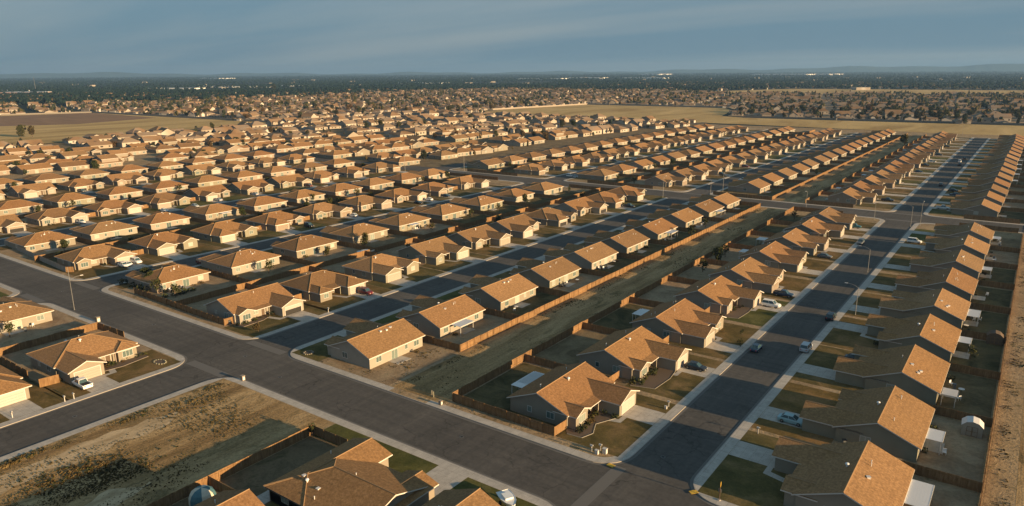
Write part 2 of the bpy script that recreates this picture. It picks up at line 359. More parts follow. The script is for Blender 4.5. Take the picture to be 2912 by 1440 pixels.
# asphalt sheets (z 4 mm): one mesh per street
STREETS = [(-45.5, -35.0), (-140.0, -128.5), (-224.5, -213.5), (-309.0, -298.0), (-394.0, -383.0), (-479.0, -468.0)]
C1 = (77.0, 90.0); C2 = (325.0, 340.5)
def sheet(name, poly, z, mt):
    mb = MB(); mb.face([(x, y, z) for x, y in poly], mt); return struct(name, mb)
def rect(x0, x1, y0, y1): return [(x0, y0), (x1, y0), (x1, y1), (x0, y1)]
sheet('road', rect(-700, 200, -60, 345), 0.004, 'asphalt')
sheet('road', rect(-312, 200, 345, 800), 0.004, 'asphalt')
YB = [(-55, 77.0), (90.0, 325.0), (340.5, 762.0)]
XB = [(-35.0, 60.0), (-128.5, -45.5), (-213.5, -140.0), (-298.0, -224.5), (-383.0, -309.0), (-468.0, -394.0), (-560.0, -479.0)]
for bi, (y0, y1) in enumerate(YB):
    for xi, (x0, x1) in enumerate(XB):
        if bi == 2 and xi > 3: continue
        if bi == 0 and xi == 0: continue
        r = [5.5, 5.5, 5.5, 5.5]
        if xi == 0: r = [5.5, 0, 0, 5.5]
        if bi == 2: r[2] = r[3] = 0.3
        mb = MB(); mb.prism(rrect(x0, x1, y0, y1, r), -0.05, 0.13, 'dirt', 'kerb_concrete'); struct('ground', mb)
        A = rrect(x0-0.0, x1+0.0, y0, y1, r); r2 = [max(q-0.16, 0.05) for q in r]; r3 = [max(q-1.75, 0.3) for q in r]
        B = rrect(x0+0.16, x1-0.16, y0+0.16, y1-0.16, r2); Cc = rrect(x0+1.75, x1-1.75, y0+1.75, y1-1.75, r3)
        mb = MB(); ring(mb, A, B, 0.134, 'kerb_concrete'); struct('kerb', mb)
        mb = MB(); ring(mb, B, Cc, 0.134, 'concrete'); struct('pavement', mb)
        rg = [q+0.5 for q in r]; G = rrect(x0-0.5, x1+0.5, y0-0.5, y1+0.5, rg)
        mb = MB(); ring(mb, G, A, 0.009, 'gutter_concrete'); struct('gutter', mb)
# dead end closes the streets before the field
sheet('ground', rect(-312, 60, 762, 800), 0.02, 'dirt')
sheet('pavement', rect(-46.5, -34, 760.5, 763), 0.03, 'concrete')
# gap in the pavement in front of the dirt alley
sheet('ground', rect(-95.0, -85.5, 90.17, 91.9), 0.139, 'dirt')
# concrete valley gutters across the side street mouths
for (x0, x1) in STREETS[1:]:
    for (a, b2) in ((C1[0]-1.9, C1[0]+0.2), (C1[1]-0.4, C1[1]+1.7)):
        sheet('gutter', [(x0-0.5, a), (x1+0.5, a), (x1+0.5, b2), (x0-0.5, b2)], 0.0125, 'gutter_concrete')
sheet('gutter', [(-46.6, 76.0), (-44.6, 76.0), (-44.6, 91.4), (-46.6, 91.4)], 0.0125, 'gutter_concrete')
for (x0, x1) in STREETS:
    for (a, b2) in ((C2[0]-1.0, C2[0]+1.0), (C2[1]-1.0, C2[1]+1.0)):
        sheet('gutter', [(x0-0.5, a), (x1+0.5, a), (x1+0.5, b2), (x0-0.5, b2)], 0.0125, 'gutter_concrete')
# tactile yellow pads at the two corners of the rightmost street
for (cx, cy, a) in ((-47.0, 90.75, -0.15), (-33.6, 91.2, 0.9)):
    mb = MB(); mb.box(-0.6, 0.6, -0.42, 0.42, 0, 0.02, 'yellow_paint')
    for i in range(6):
        for j in range(4): mb.box(-0.52+i*0.2, -0.46+i*0.2, -0.34+j*0.2, -0.28+j*0.2, 0.021, 0.03, 'yellow_paint')
    link('tactile_pad', mb.mesh('tactile_pad'), loc=(cx, cy, 0.136), rz=a, cat='tactile paving',
         label='yellow tactile kerb pad on the corner below the mailbox cluster' if cx < -40 else 'yellow tactile kerb pad on the corner beside the round sign post')
# fields
def poly_sheet(name, pts, z, mt): return sheet(name, pts, z, mt)
poly_sheet('dry_field', [(-1266, 380), (-1262, 441), (-1217, 550), (-768, 556), (-730, 516), (-752, 474), (-746, 361), (-723, 320), (-702, 230), (-690, 150), (-1250, 150)], 0.06, 'dry_field')
poly_sheet('ploughed_field', [(-1240, 430), (-1214, 548), (-997, 535), (-985, 505), (-957, 413), (-1000, 346), (-1180, 330), (-1250, 360)], 0.09, 'ploughed')
poly_sheet('dry_field', [(-704, 900), (-700, 960), (-666, 1153), (-418, 1153), (-381, 1098), (-343, 948), (-308, 930), (-180, 932), (300, 960), (300, 800), (-80, 796), (-270, 817), (-419, 816), (-500, 819), (-617, 807)], 0.06, 'dry_field')
poly_sheet('dry_field', [(-782, 1880), (-760, 2040), (-640, 2380), (400, 2420), (400, 1945), (-281, 1905), (-619, 1850)], 0.06, 'dry_field')
# vacant lot lower left and dirt alleys
sheet('bare_ground', rect(-126.6, -93.6, -50, 75.1), 0.137, 'bare_earth')
sheet('bare_ground', [(-95.9, 92), (-82.6, 92), (-82.6, 323), (-95.9, 323)], 0.139, 'bare_earth')
sheet('bare_ground', [(-95.9, 343), (-82.6, 343), (-82.6, 760), (-95.9, 760)], 0.139, 'bare_earth')
sheet('bare_ground', [(0.9, 60), (60, 60), (60, 760), (0.9, 760)], 0.139, 'dirt')
sheet('dirt_track', [(4.6, 60), (7.9, 60), (7.9, 760), (4.6, 760)], 0.145, 'bare_earth')

def m_sand(t, b):
    v = coords(t, scale=(1, .3, 1)); n1 = noi(t, v, 0.5, 5, 0.65, .5); n2 = noi(t, coords(t), 3.0, 4, 0.7)
    c = ramp(t, n1, [(0.3, (0.33, 0.235, 0.13)), (0.6, (0.56, 0.42, 0.26))])
    c = mixc(t, 0.5, c, ramp(t, n2, [(0.32, (0.65, 0.65, 0.63)), (0.7, (1.2, 1.2, 1.18))]), 'MULTIPLY'); t.links.new(c, b.inputs[BC]); bump(t, b, n2, .4, .08)
mat('sand', rough=1.0, build=m_sand, spec=.1)
def wavy(x0, x1, y0, y1, amp, z, mt, sd):
    L_, R__ = [], []
    n = int((y1-y0)/1.5)
    for i in range(n+1):
        y = y0+(y1-y0)*i/n; f = min(1, min(i, n-i)/4.0); xm = (x0+x1)/2; hw = (x1-x0)/2*f
        L_.append((xm-hw+amp*noise.noise(Vector((y*.23, sd, 0))), y)); R__.append((xm+hw+amp*noise.noise(Vector((y*.27, sd+5, 0))), y))
    mb = MB()
    for i in range(1, n-1): mb.face([(*L_[i], z), (*R__[i], z), (*R__[i+1], z), (*L_[i+1], z)], mt)
    struct('dirt_track', mb)
wavy(-122.0, -117.0, -10, 63, 2.2, .1405, 'sand', 3); wavy(-103.5, -99.5, -10, 48, 2.0, .1405, 'sand', 9)

# ------------------------------------------------------------------ shared part meshes
OH = 0.5; T = 0.19; ZE = 2.62; SL = 0.40
def roof_gable(mb, a0, a1, b0, b1, axis, ze=ZE, s=SL, ends=(True, True), top='shingles'):
    """ridge runs along a; b is across. ends: gable end at a0/a1 (False = hipped)."""
    bm = (b0+b1)/2; hw = (b1-b0)/2; zr = ze+hw*s
    ra0 = a0 if ends[0] else a0+hw; ra1 = a1 if ends[1] else a1-hw
    if ra1 < ra0: ra0 = ra1 = (ra0+ra1)/2
    def P(a, b, z): return (a, b, z) if axis == 'x' else (b, a, z)
    A, B, C_, D = P(a0, b0, ze), P(a1, b0, ze), P(a1, b1, ze), P(a0, b1, ze)
    E, F = P(ra0, bm, zr), P(ra1, bm, zr)
    dn = lambda p: (p[0], p[1], p[2]-T)
    mb.face([A, B, F, E], top); mb.face([C_, D, E, F], top)
    if ends[0]: pass
    else: mb.face([D, A, E], top)
    if not ends[1]: mb.face([B, C_, F], top)
    mb.face([dn(E), dn(F), dn(B), dn(A)], 'trim'); mb.face([dn(F), dn(E), dn(D), dn(C_)], 'trim')
    if not ends[0]: mb.face([dn(E), dn(A), dn(D)], 'trim')
    if not ends[1]: mb.face([dn(F), dn(C_), dn(B)], 'trim')
    loop = [A, B]+([F] if ends[1] else [])+[C_, D]+([E] if ends[0] else [])
    for i in range(len(loop)):
        p, q = loop[i], loop[(i+1) % len(loop)]
        mb.face([dn(p), dn(q), q, p], 'trim')
    up = lambda p: (p[0], p[1], p[2]+.03)
    mb.tube([up(E), up(F)], .085, 'ridge_cap', 5)
    if not ends[0]:
        for q in (A, D): mb.tube([up(E), up(q)], .07, 'ridge_cap', 5)
    if not ends[1]:
        for q in (B, C_): mb.tube([up(F), up(q)], .07, 'ridge_cap', 5)
    return zr
def wall_prism(mb, a0, a1, b0, b1, axis, gable=(True, True), ze=ZE, s=SL):
    zw = ze+OH*s-T-0.012; bm = (b0+b1)/2; zp = zw+(b1-b0)/2*s
    def P(a, b, z): return (a, b, z) if axis == 'x' else (b, a, z)
    for a, gb in ((a0, gable[0]), (a1, gable[1])):
        pts = [P(a, b0, 0), P(a, b1, 0), P(a, b1, zw)]+([P(a, bm, zp)] if gb else [])+[P(a, b0, zw)]
        mb.face(pts, 'stucco')
    for b in (b0, b1): mb.face([P(a0, b, 0), P(a1, b, 0), P(a1, b, zw), P(a0, b, zw)], 'stucco')
def win_mesh(wd, h, mull=1, fm='white_trim'):
    mb = MB(); d = 0.05; f = 0.08
    mb.box(0.0, d, -wd/2-f, wd/2+f, h/2, h/2+f, fm); mb.box(0.0, d, -wd/2-f, wd/2+f, -h/2-f, -h/2, fm)
    mb.box(0.0, d, -wd/2-f, -wd/2, -h/2, h/2, fm); mb.box(0.0, d, wd/2, wd/2+f, -h/2, h/2, fm)
    for i in range(mull):
        y = -wd/2+wd*(i+1)/(mull+1); mb.box(0.0, d*0.9, y-0.03, y+0.03, -h/2, h/2, fm)
    p = MB(); p.box(0.0, 0.022, -wd/2, wd/2, -h/2, h/2, 'window_glass')
    return mb.mesh('window'), p.mesh('pane')
WIN = {'s': win_mesh(0.8, 1.0, 0), 'm': win_mesh(1.5, 1.15, 1), 'l': win_mesh(2.1, 1.3, 2), 'd': win_mesh(1.8, 2.0, 1)}
def garage_mesh():
    mb = MB(); W, H = 4.9, 2.15
    for k in range(4):
        z0 = k*H/4; mb.box(0.01, 0.05, -W/2, W/2, z0+0.012, z0+H/4-0.012, 'garage_paint')
        for i in range(4):
            y0 = -W/2+i*W/4+0.12; mb.box(0.05, 0.065, y0, y0+W/4-0.24, z0+0.12, z0+H/4-0.12, 'garage_paint')
    mb.box(0.0, 0.012, -W/2, W/2, 0, H, 'dark')
    f = 0.14
    mb.box(0, 0.09, -W/2-f, -W/2, 0, H+f, 'white_trim'); mb.box(0, 0.09, W/2, W/2+f, 0, H+f, 'white_trim'); mb.box(0, 0.09, -W/2, W/2, H, H+f, 'white_trim')
    return mb.mesh('garage_door')
GAR = garage_mesh()
def garage_open():
    mb = MB(); W, H = 4.9, 2.15; f = 0.14
    mb.box(0.0, 0.03, -W/2, W/2, 0, H*0.62, 'dark'); mb.box(0.0, 0.05, -W/2, W/2, H*0.62, H, 'garage_paint')  # flat dark panel stands in for the shade inside, below the raised door
    mb.box(0, 0.09, -W/2-f, -W/2, 0, H+f, 'white_trim'); mb.box(0, 0.09, W/2, W/2+f, 0, H+f, 'white_trim'); mb.box(0, 0.09, -W/2, W/2, H, H+f, 'white_trim')
    return mb.mesh('garage_door')
GARO = garage_open()
mb = MB(); mb.box(0, 0.05, -0.5, 0.5, 0, 2.1, 'bark'); mb.box(0, 0.07, -0.6, -0.5, 0, 2.2, 'white_trim'); mb.box(0, 0.07, 0.5, 0.6, 0, 2.2, 'white_trim'); mb.box(0, 0.07, -0.5, 0.5, 2.1, 2.2, 'white_trim')
DOOR = mb.mesh('door')
mb = MB(); mb.tube([(0, 0, -0.2), (0, 0, 0.45)], 0.06, 'vent_metal', 6); mb.tube([(0, 0, 0.45), (0, 0, 0.52)], 0.10, 'vent_metal', 6); VPIPE = mb.mesh('roof_vent')
mb = MB(); mb.box(-0.22, 0.22, -0.22, 0.22, -0.15, 0.16, 'vent_metal'); mb.box(-0.28, 0.28, -0.28, 0.28, 0.16, 0.22, 'vent_metal'); VBOX = mb.mesh('roof_vent')
mb = MB(); mb.tube([(0, 0, -0.1), (0, 0, 0.25)], 0.15, 'vent_metal', 8)
mb.tube([(0, 0, 0.25), (0, 0, 0.36), (0, 0, 0.52), (0, 0, 0.6)], [0.2, 0.3, 0.26, 0.06], 'patio_white', 10); VTURB = mb.mesh('roof_vent')
mb = MB(); mb.box(-0.1, 0.1, -0.1, 0.1, 0, 2.5, 'stucco'); PPOST = mb.mesh('porch_post')
def patio_mesh(Lx, Wy, h=2.35):
    t_ = MB(); n = int(Wy/0.3)
    t_.box(0, Lx, -Wy/2, Wy/2, h, h+0.06, 'patio_white')
    for i in range(n): y = -Wy/2+(i+0.5)*Wy/n; t_.box(0.05, Lx-0.05, y-0.04, y+0.04, h+0.06, h+0.10, 'patio_white')
    t_.box(Lx-0.02, Lx+0.06, -Wy/2-0.05, Wy/2+0.05, h-0.12, h+0.08, 'white_trim')
    p_ = MB(); p_.box(-0.06, 0.06, -0.06, 0.06, 0, h-0.0, 'white_trim')
    return t_.mesh('patio_cover'), p_.mesh('post')

def build_proto(garage='far', style='gable', second='bay', Lh=8.0, mirror=False, two=False):
    """local frame: +x is the street front, origin = centre of main body. mirror flips y."""
    sg = -1 if mirror else 1
    def yy(a, b): return (a, b) if sg == 1 else (-b, -a)
    W = MB(); Rf = MB()
    hip = style == 'hip'
    ze = ZE
    wall_prism(W, -Lh, Lh, -6, 6, 'y', (not hip, not hip)); zr = roof_gable(Rf, -Lh-OH, Lh+OH, -6.5, 6.5, 'y', ends=(not hip, not hip))
    wings = []
    if garage == 'far': gy = (Lh-7.0, Lh-0.5); by = (-Lh+0.35, -Lh+4.3)
    else: gy = (-Lh+0.35, -Lh+6.85); by = (Lh-5.6, Lh-0.4)
    if garage != 'far' and second == 'bay': by = (Lh-4.4, Lh-0.45)
    wings.append((*gy, 11.4, hip and rnd.random() < 0.6, 'g'))
    wings.append((*by, 7.6 if second == 'bay' else 10.2, hip and rnd.random() < 0.4, 'b'))
    parts = []
    for (a, b2, fx, whip, kind) in wings:
        a, b2 = yy(a, b2); hw = (b2-a)/2
        wall_prism(W, 3.0, fx, a, b2, 'x', (False, not whip), ze=ze-0.03)
        xin = 6.5-hw-OH-0.9
        roof_gable(Rf, xin, fx+OH, a-OH, b2+OH, 'x', ze=ze-0.03, ends=(True, not whip))
        ym = (a+b2)/2
        if kind == 'g': parts.append(('garage_door', GAR if rnd.random() < 0.93 else GARO, (fx+0.005, ym, 0.02), 0))
        else: parts.append(('window', 'l' if second == 'bay' else 'm', (fx+0.005, ym, 1.45), 0))
    gy0, gy1 = yy(*gy); by0, by1 = yy(*by)
    mid = (by1+gy0)/2 if gy0 > by1 else (gy1+by0)/2
    parts.append(('door', DOOR, (6.005, mid+0.9, 0.02), 0)); parts.append(('window', 'm', (6.005, mid-1.3, 1.45), 0))
    parts.append(('porch_post', PPOST, (7.3 if second == 'bay' else 8.6, mid+1.9*sg, 0), 0))
    # porch roof: eave of the main roof brought forward between the wings
    lo, hi = min(by1, gy1) if gy0 < by0 else min(by1, gy1), max(by0, gy0)
    x2 = 7.9 if second == 'bay' else 9.0
    zA = ZE+0.35*SL+0.02
    Rf.face([(6.15, lo, zA), (6.15, hi, zA), (x2, hi, zA-(x2-6.15)*0.16), (x2, lo, zA-(x2-6.15)*0.16)][::-1], 'shingles')
    Rf.face([(x2, lo, zA-(x2-6.15)*0.16), (x2, hi, zA-(x2-6.15)*0.16), (x2, hi, zA-(x2-6.15)*0.16-0.15), (x2, lo, zA-(x2-6.15)*0.16-0.15)], 'trim')
    # back wall
    for (k, y, z) in (('m', -Lh+2.0, 1.45), ('s', -Lh+5.2, 1.6), ('d', 0.8, 1.05), ('m', Lh-2.6, 1.45)):
        parts.append(('window', k, (-6.005, y*sg, z), math.pi))
    for (k, x, e) in (('m', 2.6, -1), ('s', -1.8, -1), ('m', 1.5, 1)):
        parts.append(('window', k, (x, e*(Lh+0.005), 1.5), -math.pi/2 if e < 0 else math.pi/2))
    # vents on the back slope
    vents = []
    for i in range(rnd.choice((3, 4))):
        vx = -rnd.uniform(0.8, 2.6); vy = rnd.uniform(-Lh+2.5, Lh-2.5) if not hip else rnd.uniform(-3, 3)
        vents.append((rnd.choice((VPIPE, VBOX, VPIPE)), (vx, vy, ZE+(6.5+vx)*SL), rnd.random()))
    vents.append((VTURB if rnd.random() < 0.3 else VPIPE, (1.2, rnd.uniform(-2, 2), ZE+5.3*SL), 0))
    if two:
        W2 = MB(); 
        wall_prism(W, -Lh+2, Lh-3, -5, 5, 'y', (not hip, not hip), ze=5.4); roof_gable(Rf, -Lh+2-OH, Lh-3+OH, -5.5, 5.5, 'y', ze=5.4, ends=(not hip, not hip))
    return dict(wall=W.mesh('wall'), roof=Rf.mesh('roof'), parts=parts, vents=vents, Lh=Lh, hip=hip)
PROTO = {}
for st in ('gable', 'hip'):
    for ga in ('far', 'near'):
        for se in ('bay', 'wing'):
            for mi_ in (False, True):
                PROTO[(st, ga, se, mi_)] = [build_proto(ga, st, se, Lh, mi_) for Lh in (8.0, 8.5)]
TWO = [build_proto('far', 'hip', 'wing', 8.0, False, True), build_proto('near', 'gable', 'bay', 8.0, False, True)]
PATIO = {k: patio_mesh(*k) for k in ((3.3, 7.2), (3.0, 6.0), (2.8, 4.2), (3.2, 5.0))}
HOUSES = []
def place_house(pr, x, y, rz, label, group, detail=2, patio=None, patio_y=0, name='house', z=0.13, cat='house'):
    root = link(name, None, loc=(x, y, z), rz=rz, label=label, cat=cat, group=group)
    link('wall', pr['wall'], root); rf = link('roof', pr['roof'], root)
    if detail >= 1:
        for (nm, k, loc, a) in pr['parts']:
            if nm == 'window':
                wo = link('window', WIN[k][0], root, loc, a)
                if detail >= 2: link('pane', WIN[k][1], wo)
                elif not detail >= 2: link('pane', WIN[k][1], wo)
            else: link(nm, k, root, loc, a)
    if detail >= 2:
        for (me, loc, a) in pr['vents']: link('roof_vent', me, rf, loc, a*3)
    if patio:
        pm, po = PATIO[patio]
        pc = link('patio_cover', pm, root, (-6.02, patio_y, 0), math.pi)
        for e in (-1, 1): link('post', po, pc, (patio[0]-0.2, e*(patio[1]/2-0.2), 0))
    return root
ORD = ['first', 'second', 'third', 'fourth', 'fifth', 'sixth', 'seventh', 'eighth', 'ninth', 'tenth', 'eleventh', 'twelfth', 'thirteenth', 'fourteenth', 'fifteenth', 'sixteenth', 'seventeenth', 'eighteenth', 'nineteenth', 'twentieth']

# driveway / walk / lawn pieces: sheets in the house's own frame
def front_sheets(pr, x, y, rz, kerbx, key, rnd_l=True):
    """kerbx = distance from house centre to back of kerb (kerb face)"""
    st, ga, se, mi_ = key
    Lh = pr['Lh']; sg = -1 if mi_ else 1
    gy = (Lh-7.0, Lh-0.5) if ga == 'far' else (-Lh+0.35, -Lh+6.85)
    if sg < 0: gy = (-gy[1], -gy[0])
    gm = (gy[0]+gy[1])/2
    k = ('dw', round(kerbx, 1), key, Lh)
    if k not in SHEETS:
        mb = MB(); mb.face([(11.4, gm-2.7, 0), (kerbx-1.8, gm-2.7, 0), (kerbx-1.8, gm+2.7, 0), (11.4, gm+2.7, 0)], 'concrete')
        dd = mb.mesh('driveway')
        mb = MB(); e = 1 if gm < 0 else -1; yc = gm+e*4.2
        mb.face([(12.6, gm+e*2.7, 0), (12.6, yc+e*0.9, 0), (7.6, yc+e*2.2, 0), (7.6, yc+e*1.0, 0), (11.7, yc-e*0.1, 0), (11.7, gm+e*2.7, 0)][::(1 if e < 0 else -1)], 'concrete')
        ww = mb.mesh('path')
        mb = MB(); mb.face([(6.2, -Lh-3.4, 0), (kerbx-1.78, -Lh-3.4, 0), (kerbx-1.78, Lh+3.4, 0), (6.2, Lh+3.4, 0)], 'lawn')
        SHEETS[k] = (dd, ww, mb.mesh('lawn'))
    dd, ww, ll = SHEETS[k]
    link('driveway', dd, loc=(x, y, 0.148), rz=rz, kind='structure')
    link('path', ww, loc=(x, y, 0.144), rz=rz, kind='structure')
    link('lawn', ll, loc=(x, y, 0.140), rz=rz, kind='structure')
    return gm
SHEETS = {}
YARD = {}
def yard(x, y, rz, back, Lh):
    k = (round(back, 1), Lh)
    if k not in YARD:
        mb = MB(); mb.face([(-back, -Lh-3.4, 0), (6.2, -Lh-3.4, 0), (6.2, Lh+3.4, 0), (-back, Lh+3.4, 0)], 'yard')
        mb2 = MB(); mb2.box(-9.0, -6.0, -1.2, 2.8, -0.05, 0.03, 'concrete')
        YARD[k] = (mb.mesh('yard'), mb2.mesh('patio_slab'))
    link('yard', YARD[k][0], loc=(x, y, 0.1385), rz=rz, kind='structure')
    if seen(x, y) and math.hypot(x, y) < 420: link('patio_slab', YARD[k][1], loc=(x, y, 0.15), rz=rz, kind='structure')
# fences
def fence(x0, y0, x1, y1, label, group=None, h=1.75, mt='fence_wood', name='fence', posts=True, cat='fence', wob=0.02):
    Lf = math.hypot(x1-x0, y1-y0); rz = math.atan2(y1-y0, x1-x0)
    root = link(name, None, loc=(x0, y0, 0.13), rz=rz, label=label, cat=cat, group=group)
    n = max(1, int(Lf/2.4)); b = MB(); p = MB(); step = Lf/n
    for i in range(n):
        hh = h+rnd.uniform(-0.07, 0.05); oy = rnd.uniform(-wob, wob)
        b.box(i*step+0.0, (i+1)*step-0.0, -0.02+oy, 0.02+oy, 0.02, hh, mt)
    if posts:
        rl = MB()
        for z in (0.35, 1.4): rl.box(0, Lf, -0.075-wob, -0.05-wob, z, z+0.08, mt)
        link('boards' if mt == 'fence_wood' else 'wall', b.mesh('boards'), root)
        if 'post' not in SHEETS: pm_ = MB(); pm_.box(-.05, .05, -.12, -.045, 0, 1, mt); SHEETS['post'] = pm_.mesh('post')
        nn = min(n, 90)
        for i in range(nn+1): link('post', SHEETS['post'], root, (i*Lf/nn, 0, 0), scale=(1, 1, h+.06))
        link('rail', rl.mesh('rail'), root)
    else: link('boards' if mt == 'fence_wood' else 'wall', b.mesh('boards'), root)
    return root

# rows: (name, centre x, front dir, list of y centres, key choices, rear fence x, ord)
ROWN = ['rightmost row', 'second row from right', 'third row from right', 'fourth row from right', 'fifth row from right',
        'sixth row from right', 'seventh row from right', 'eighth row from right', 'ninth row from right', 'tenth row from right', 'eleventh row from right', 'twelfth row from right', 'thirteenth row from right']
ROWS1 = [
 (-14.4, -1, [103.0, 127.0, 151.3, 174.6, 199.0, 223.3, 249.0, 274.0, 299.0], 'g', 0.5, -35.0),
 (-64.9, 1, [105.0, 129.5, 153.6, 178.6, 203.0, 228.4, 252.8, 277.0, 301.5], 'g', -82.0, -45.5),
 (-111.6, -1, [103.2, 125.2, 148.6, 171.6, 195.4, 218.8, 243.0, 268.3, 292.4, 313.5], 'g', -96.4, -128.5),
 (-159.7, 1, [104.3, 126.5, 149.5, 172.8, 196.2, 219.6, 243.6, 267.5, 291.5, 313.0], 'm', -177.8, -140.0),
 (-199.3, -1, [106.0, 129.6, 154.0, 178.2, 202.0, 226.8, 251.8, 277.0, 301.5], 'h', -177.8, -213.5),
 (-246.0, 1, [105.0, 128.5, 152.0, 175.5, 199.0, 222.5, 246.5, 270.5, 295.0], 'm', -262.5, -224.5),
 (-282.2, -1, [105.0, 127.0, 148.8, 172.2, 195.6, 218.4, 242.0, 265.0, 288.3, 309.0], 'h', -262.5, -298.0),
 (-330.0, 1, [105+23.3*i for i in range(10)], 'm', -347.3, -309.0),
 (-367.0, -1, [104+23.3*i for i in range(10)], 'h', -347.3, -383.0),
 (-415.0, 1, [106+23.3*i for i in range(10)], 'm', -432.0, -394.0),
 (-452.0, -1, [105+23.3*i for i in range(10)], 'h', -432.0, -468.0),
]
ROWS2 = [
 (-14.5, -1, [358.5+25.6*i for i in range(16)], 'g', 0.5, -35.0),
 (-68.5, 1, [360.0+25.6*i for i in range(16)], 'g', -82.5, -45.5),
 (-113.8, -1, [366.0+25.2*i for i in range(16)], 'g', -97.5, -128.5),
 (-160.5, 1, [360.0+24.6*i for i in range(16)], 'g', -179.0, -140.0),
 (-199.0, -1, [362.0+24.6*i for i in range(16)], 'm', -179.0, -213.5),
 (-246.0, 1, [360.0+24.4*i for i in range(16)], 'm', -262.5, -224.5),
 (-281.0, -1, [364.0+24.4*i for i in range(16)], 'm', -262.5, -298.0),
]
ROWS0 = [
 (-160.2, 1, [63.5, 41.0, 18.0], 'x', -177.8, -140.0),
 (-199.8, -1, [62.5, 39.5], 'h', -177.8, -213.5),
 (-246.0, 1, [62.0], 'm', -262.5, -224.5),
]
FIX = {(1, 0): ('gable', 'far', 'bay', False), (1, 1): ('gable', 'far', 'bay', False), (1, 2): ('gable', 'near', 'wing', False), (1, 3): ('gable', 'far', 'bay', False),
       (1, 4): ('gable', 'near', 'wing', False), (1, 5): ('gable', 'near', 'wing', False), (1, 6): ('gable', 'far', 'wing', False),
       (3, 0): ('gable', 'far', 'bay', False), (3, 1): ('hip', 'far', 'wing', False), (3, 2): ('hip', 'near', 'wing', False), (3, 3): ('gable', 'far', 'wing', False), (3, 4): ('gable', 'far', 'bay', False),
       (5, 0): ('hip', 'far', 'bay', False), (5, 1): ('hip', 'near', 'wing', False), (5, 2): ('hip', 'near', 'wing', False),
       (0, 0): ('gable', 'far', 'bay', True), (0, 1): ('gable', 'far', 'bay', False), (0, 2): ('gable', 'far', 'wing', False), (0, 3): ('gable', 'far', 'bay', True), (0, 4): ('gable', 'far', 'wing', False),
       (2, 0): ('gable', 'near', 'bay', False), (2, 1): ('gable', 'far', 'bay', True), (2, 2): ('gable', 'near', 'bay', False), (2, 3): ('gable', 'far', 'bay', True)}
# for rows facing -X (rotated 180) 'far' garage in local +y ends up near the camera; mirror=True puts it far again
PATIOS = {(0, 0): ((3.3, 7.2), -2.2), (0, 1): ((2.8, 4.2), 1.5), (0, 3): ((2.8, 4.2), -2.6), (0, 4): ((3.0, 6.0), 0.0), (0, 6): ((2.8, 4.2), 1.0), (0, 8): ((2.8, 4.2), 2),
          (1, 0): ((3.0, 6.0), 1.5), (1, 2): ((2.8, 4.2), 1.0), (1, 5): ((2.8, 4.2), 1.0), (2, 1): ((3.2, 5.0), 2.0), (2, 6): ((3.0, 6.0), 0), (2, 8): ((3.2, 5.0), 0), (6, 3): ((2.8, 4.2), 0), (4, 4): ((2.8, 4.2), 2)}
LIST = []       # far generic houses  (x,y,rz)
def do_rows(rows, block):
    for ri, (cx, fd, ys, mode, rear, kerb) in enumerate(rows):
        rown = {1: ri, 2: ri, 0: {0: 3, 1: 4, 2: 5}.get(ri, 5)}[block]
        for hi, y in enumerate(ys):
            if not seen(cx, y, 2, 260): continue
            key = FIX.get((ri, hi)) if block == 1 else None
            if key is None:
                st = {'g': 'gable', 'h': 'hip', 'm': rnd.choice(('gable', 'hip', 'hip')), 'x': 'hip'}[mode]
                if mode == 'g' and rown > 3 and rnd.random() < 0.3: st = 'hip'
                key = (st, rnd.choice(('far', 'near')), rnd.choice(('bay', 'wing')), rnd.random() < 0.5)
            if block == 0 and ri == 0: key = ('hip', 'near', 'bay', False) if hi == 0 else ('hip', 'far', 'wing', False)
            pr = PROTO[key][0 if (mode == 'g') else 1 if rnd.random() < 0.6 else 0]
            jx = rnd.uniform(-0.7, 0.7) if (ri > 3 or block == 2) else 0
            x = cx+jx; rz = 0 if fd > 0 else math.pi
            d = math.hypot(x, y)
            det = 2 if d < 330 else 1
            sty = 'gabled' if key[0] == 'gable' else 'hip-roofed'
            pos = {1: '%s from near cross street' % ORD[hi], 2: '%s beyond far cross street' % ORD[hi], 0: '%s before near cross street' % ORD[hi]}[block]
            pat = PATIOS.get((ri, hi)) if block == 1 else None
            if block == 2 and ri in (0, 1) and rnd.random() < 0.35: pat = ((2.8, 4.2), rnd.uniform(-3, 3))
            extra = ' with patio cover' if pat and block == 1 else ''
            place_house(pr, x, y, rz, 'tan %s house%s, %s, %s' % (sty, extra, pos, ROWN[rown]), 'houses in parallel rows', det, pat[0] if pat else None, pat[1] if pat else 0)
            front_sheets(pr, x, y, rz, abs(kerb-x), key)
            yard(x, y, rz, min(abs(rear-x)-0.4, 17.5), pr['Lh'])
            HOUSES.append((x, y, rz, key, pr, ri, hi, block, rown))
do_rows(ROWS1, 1); do_rows(ROWS2, 2); do_rows(ROWS0, 0)

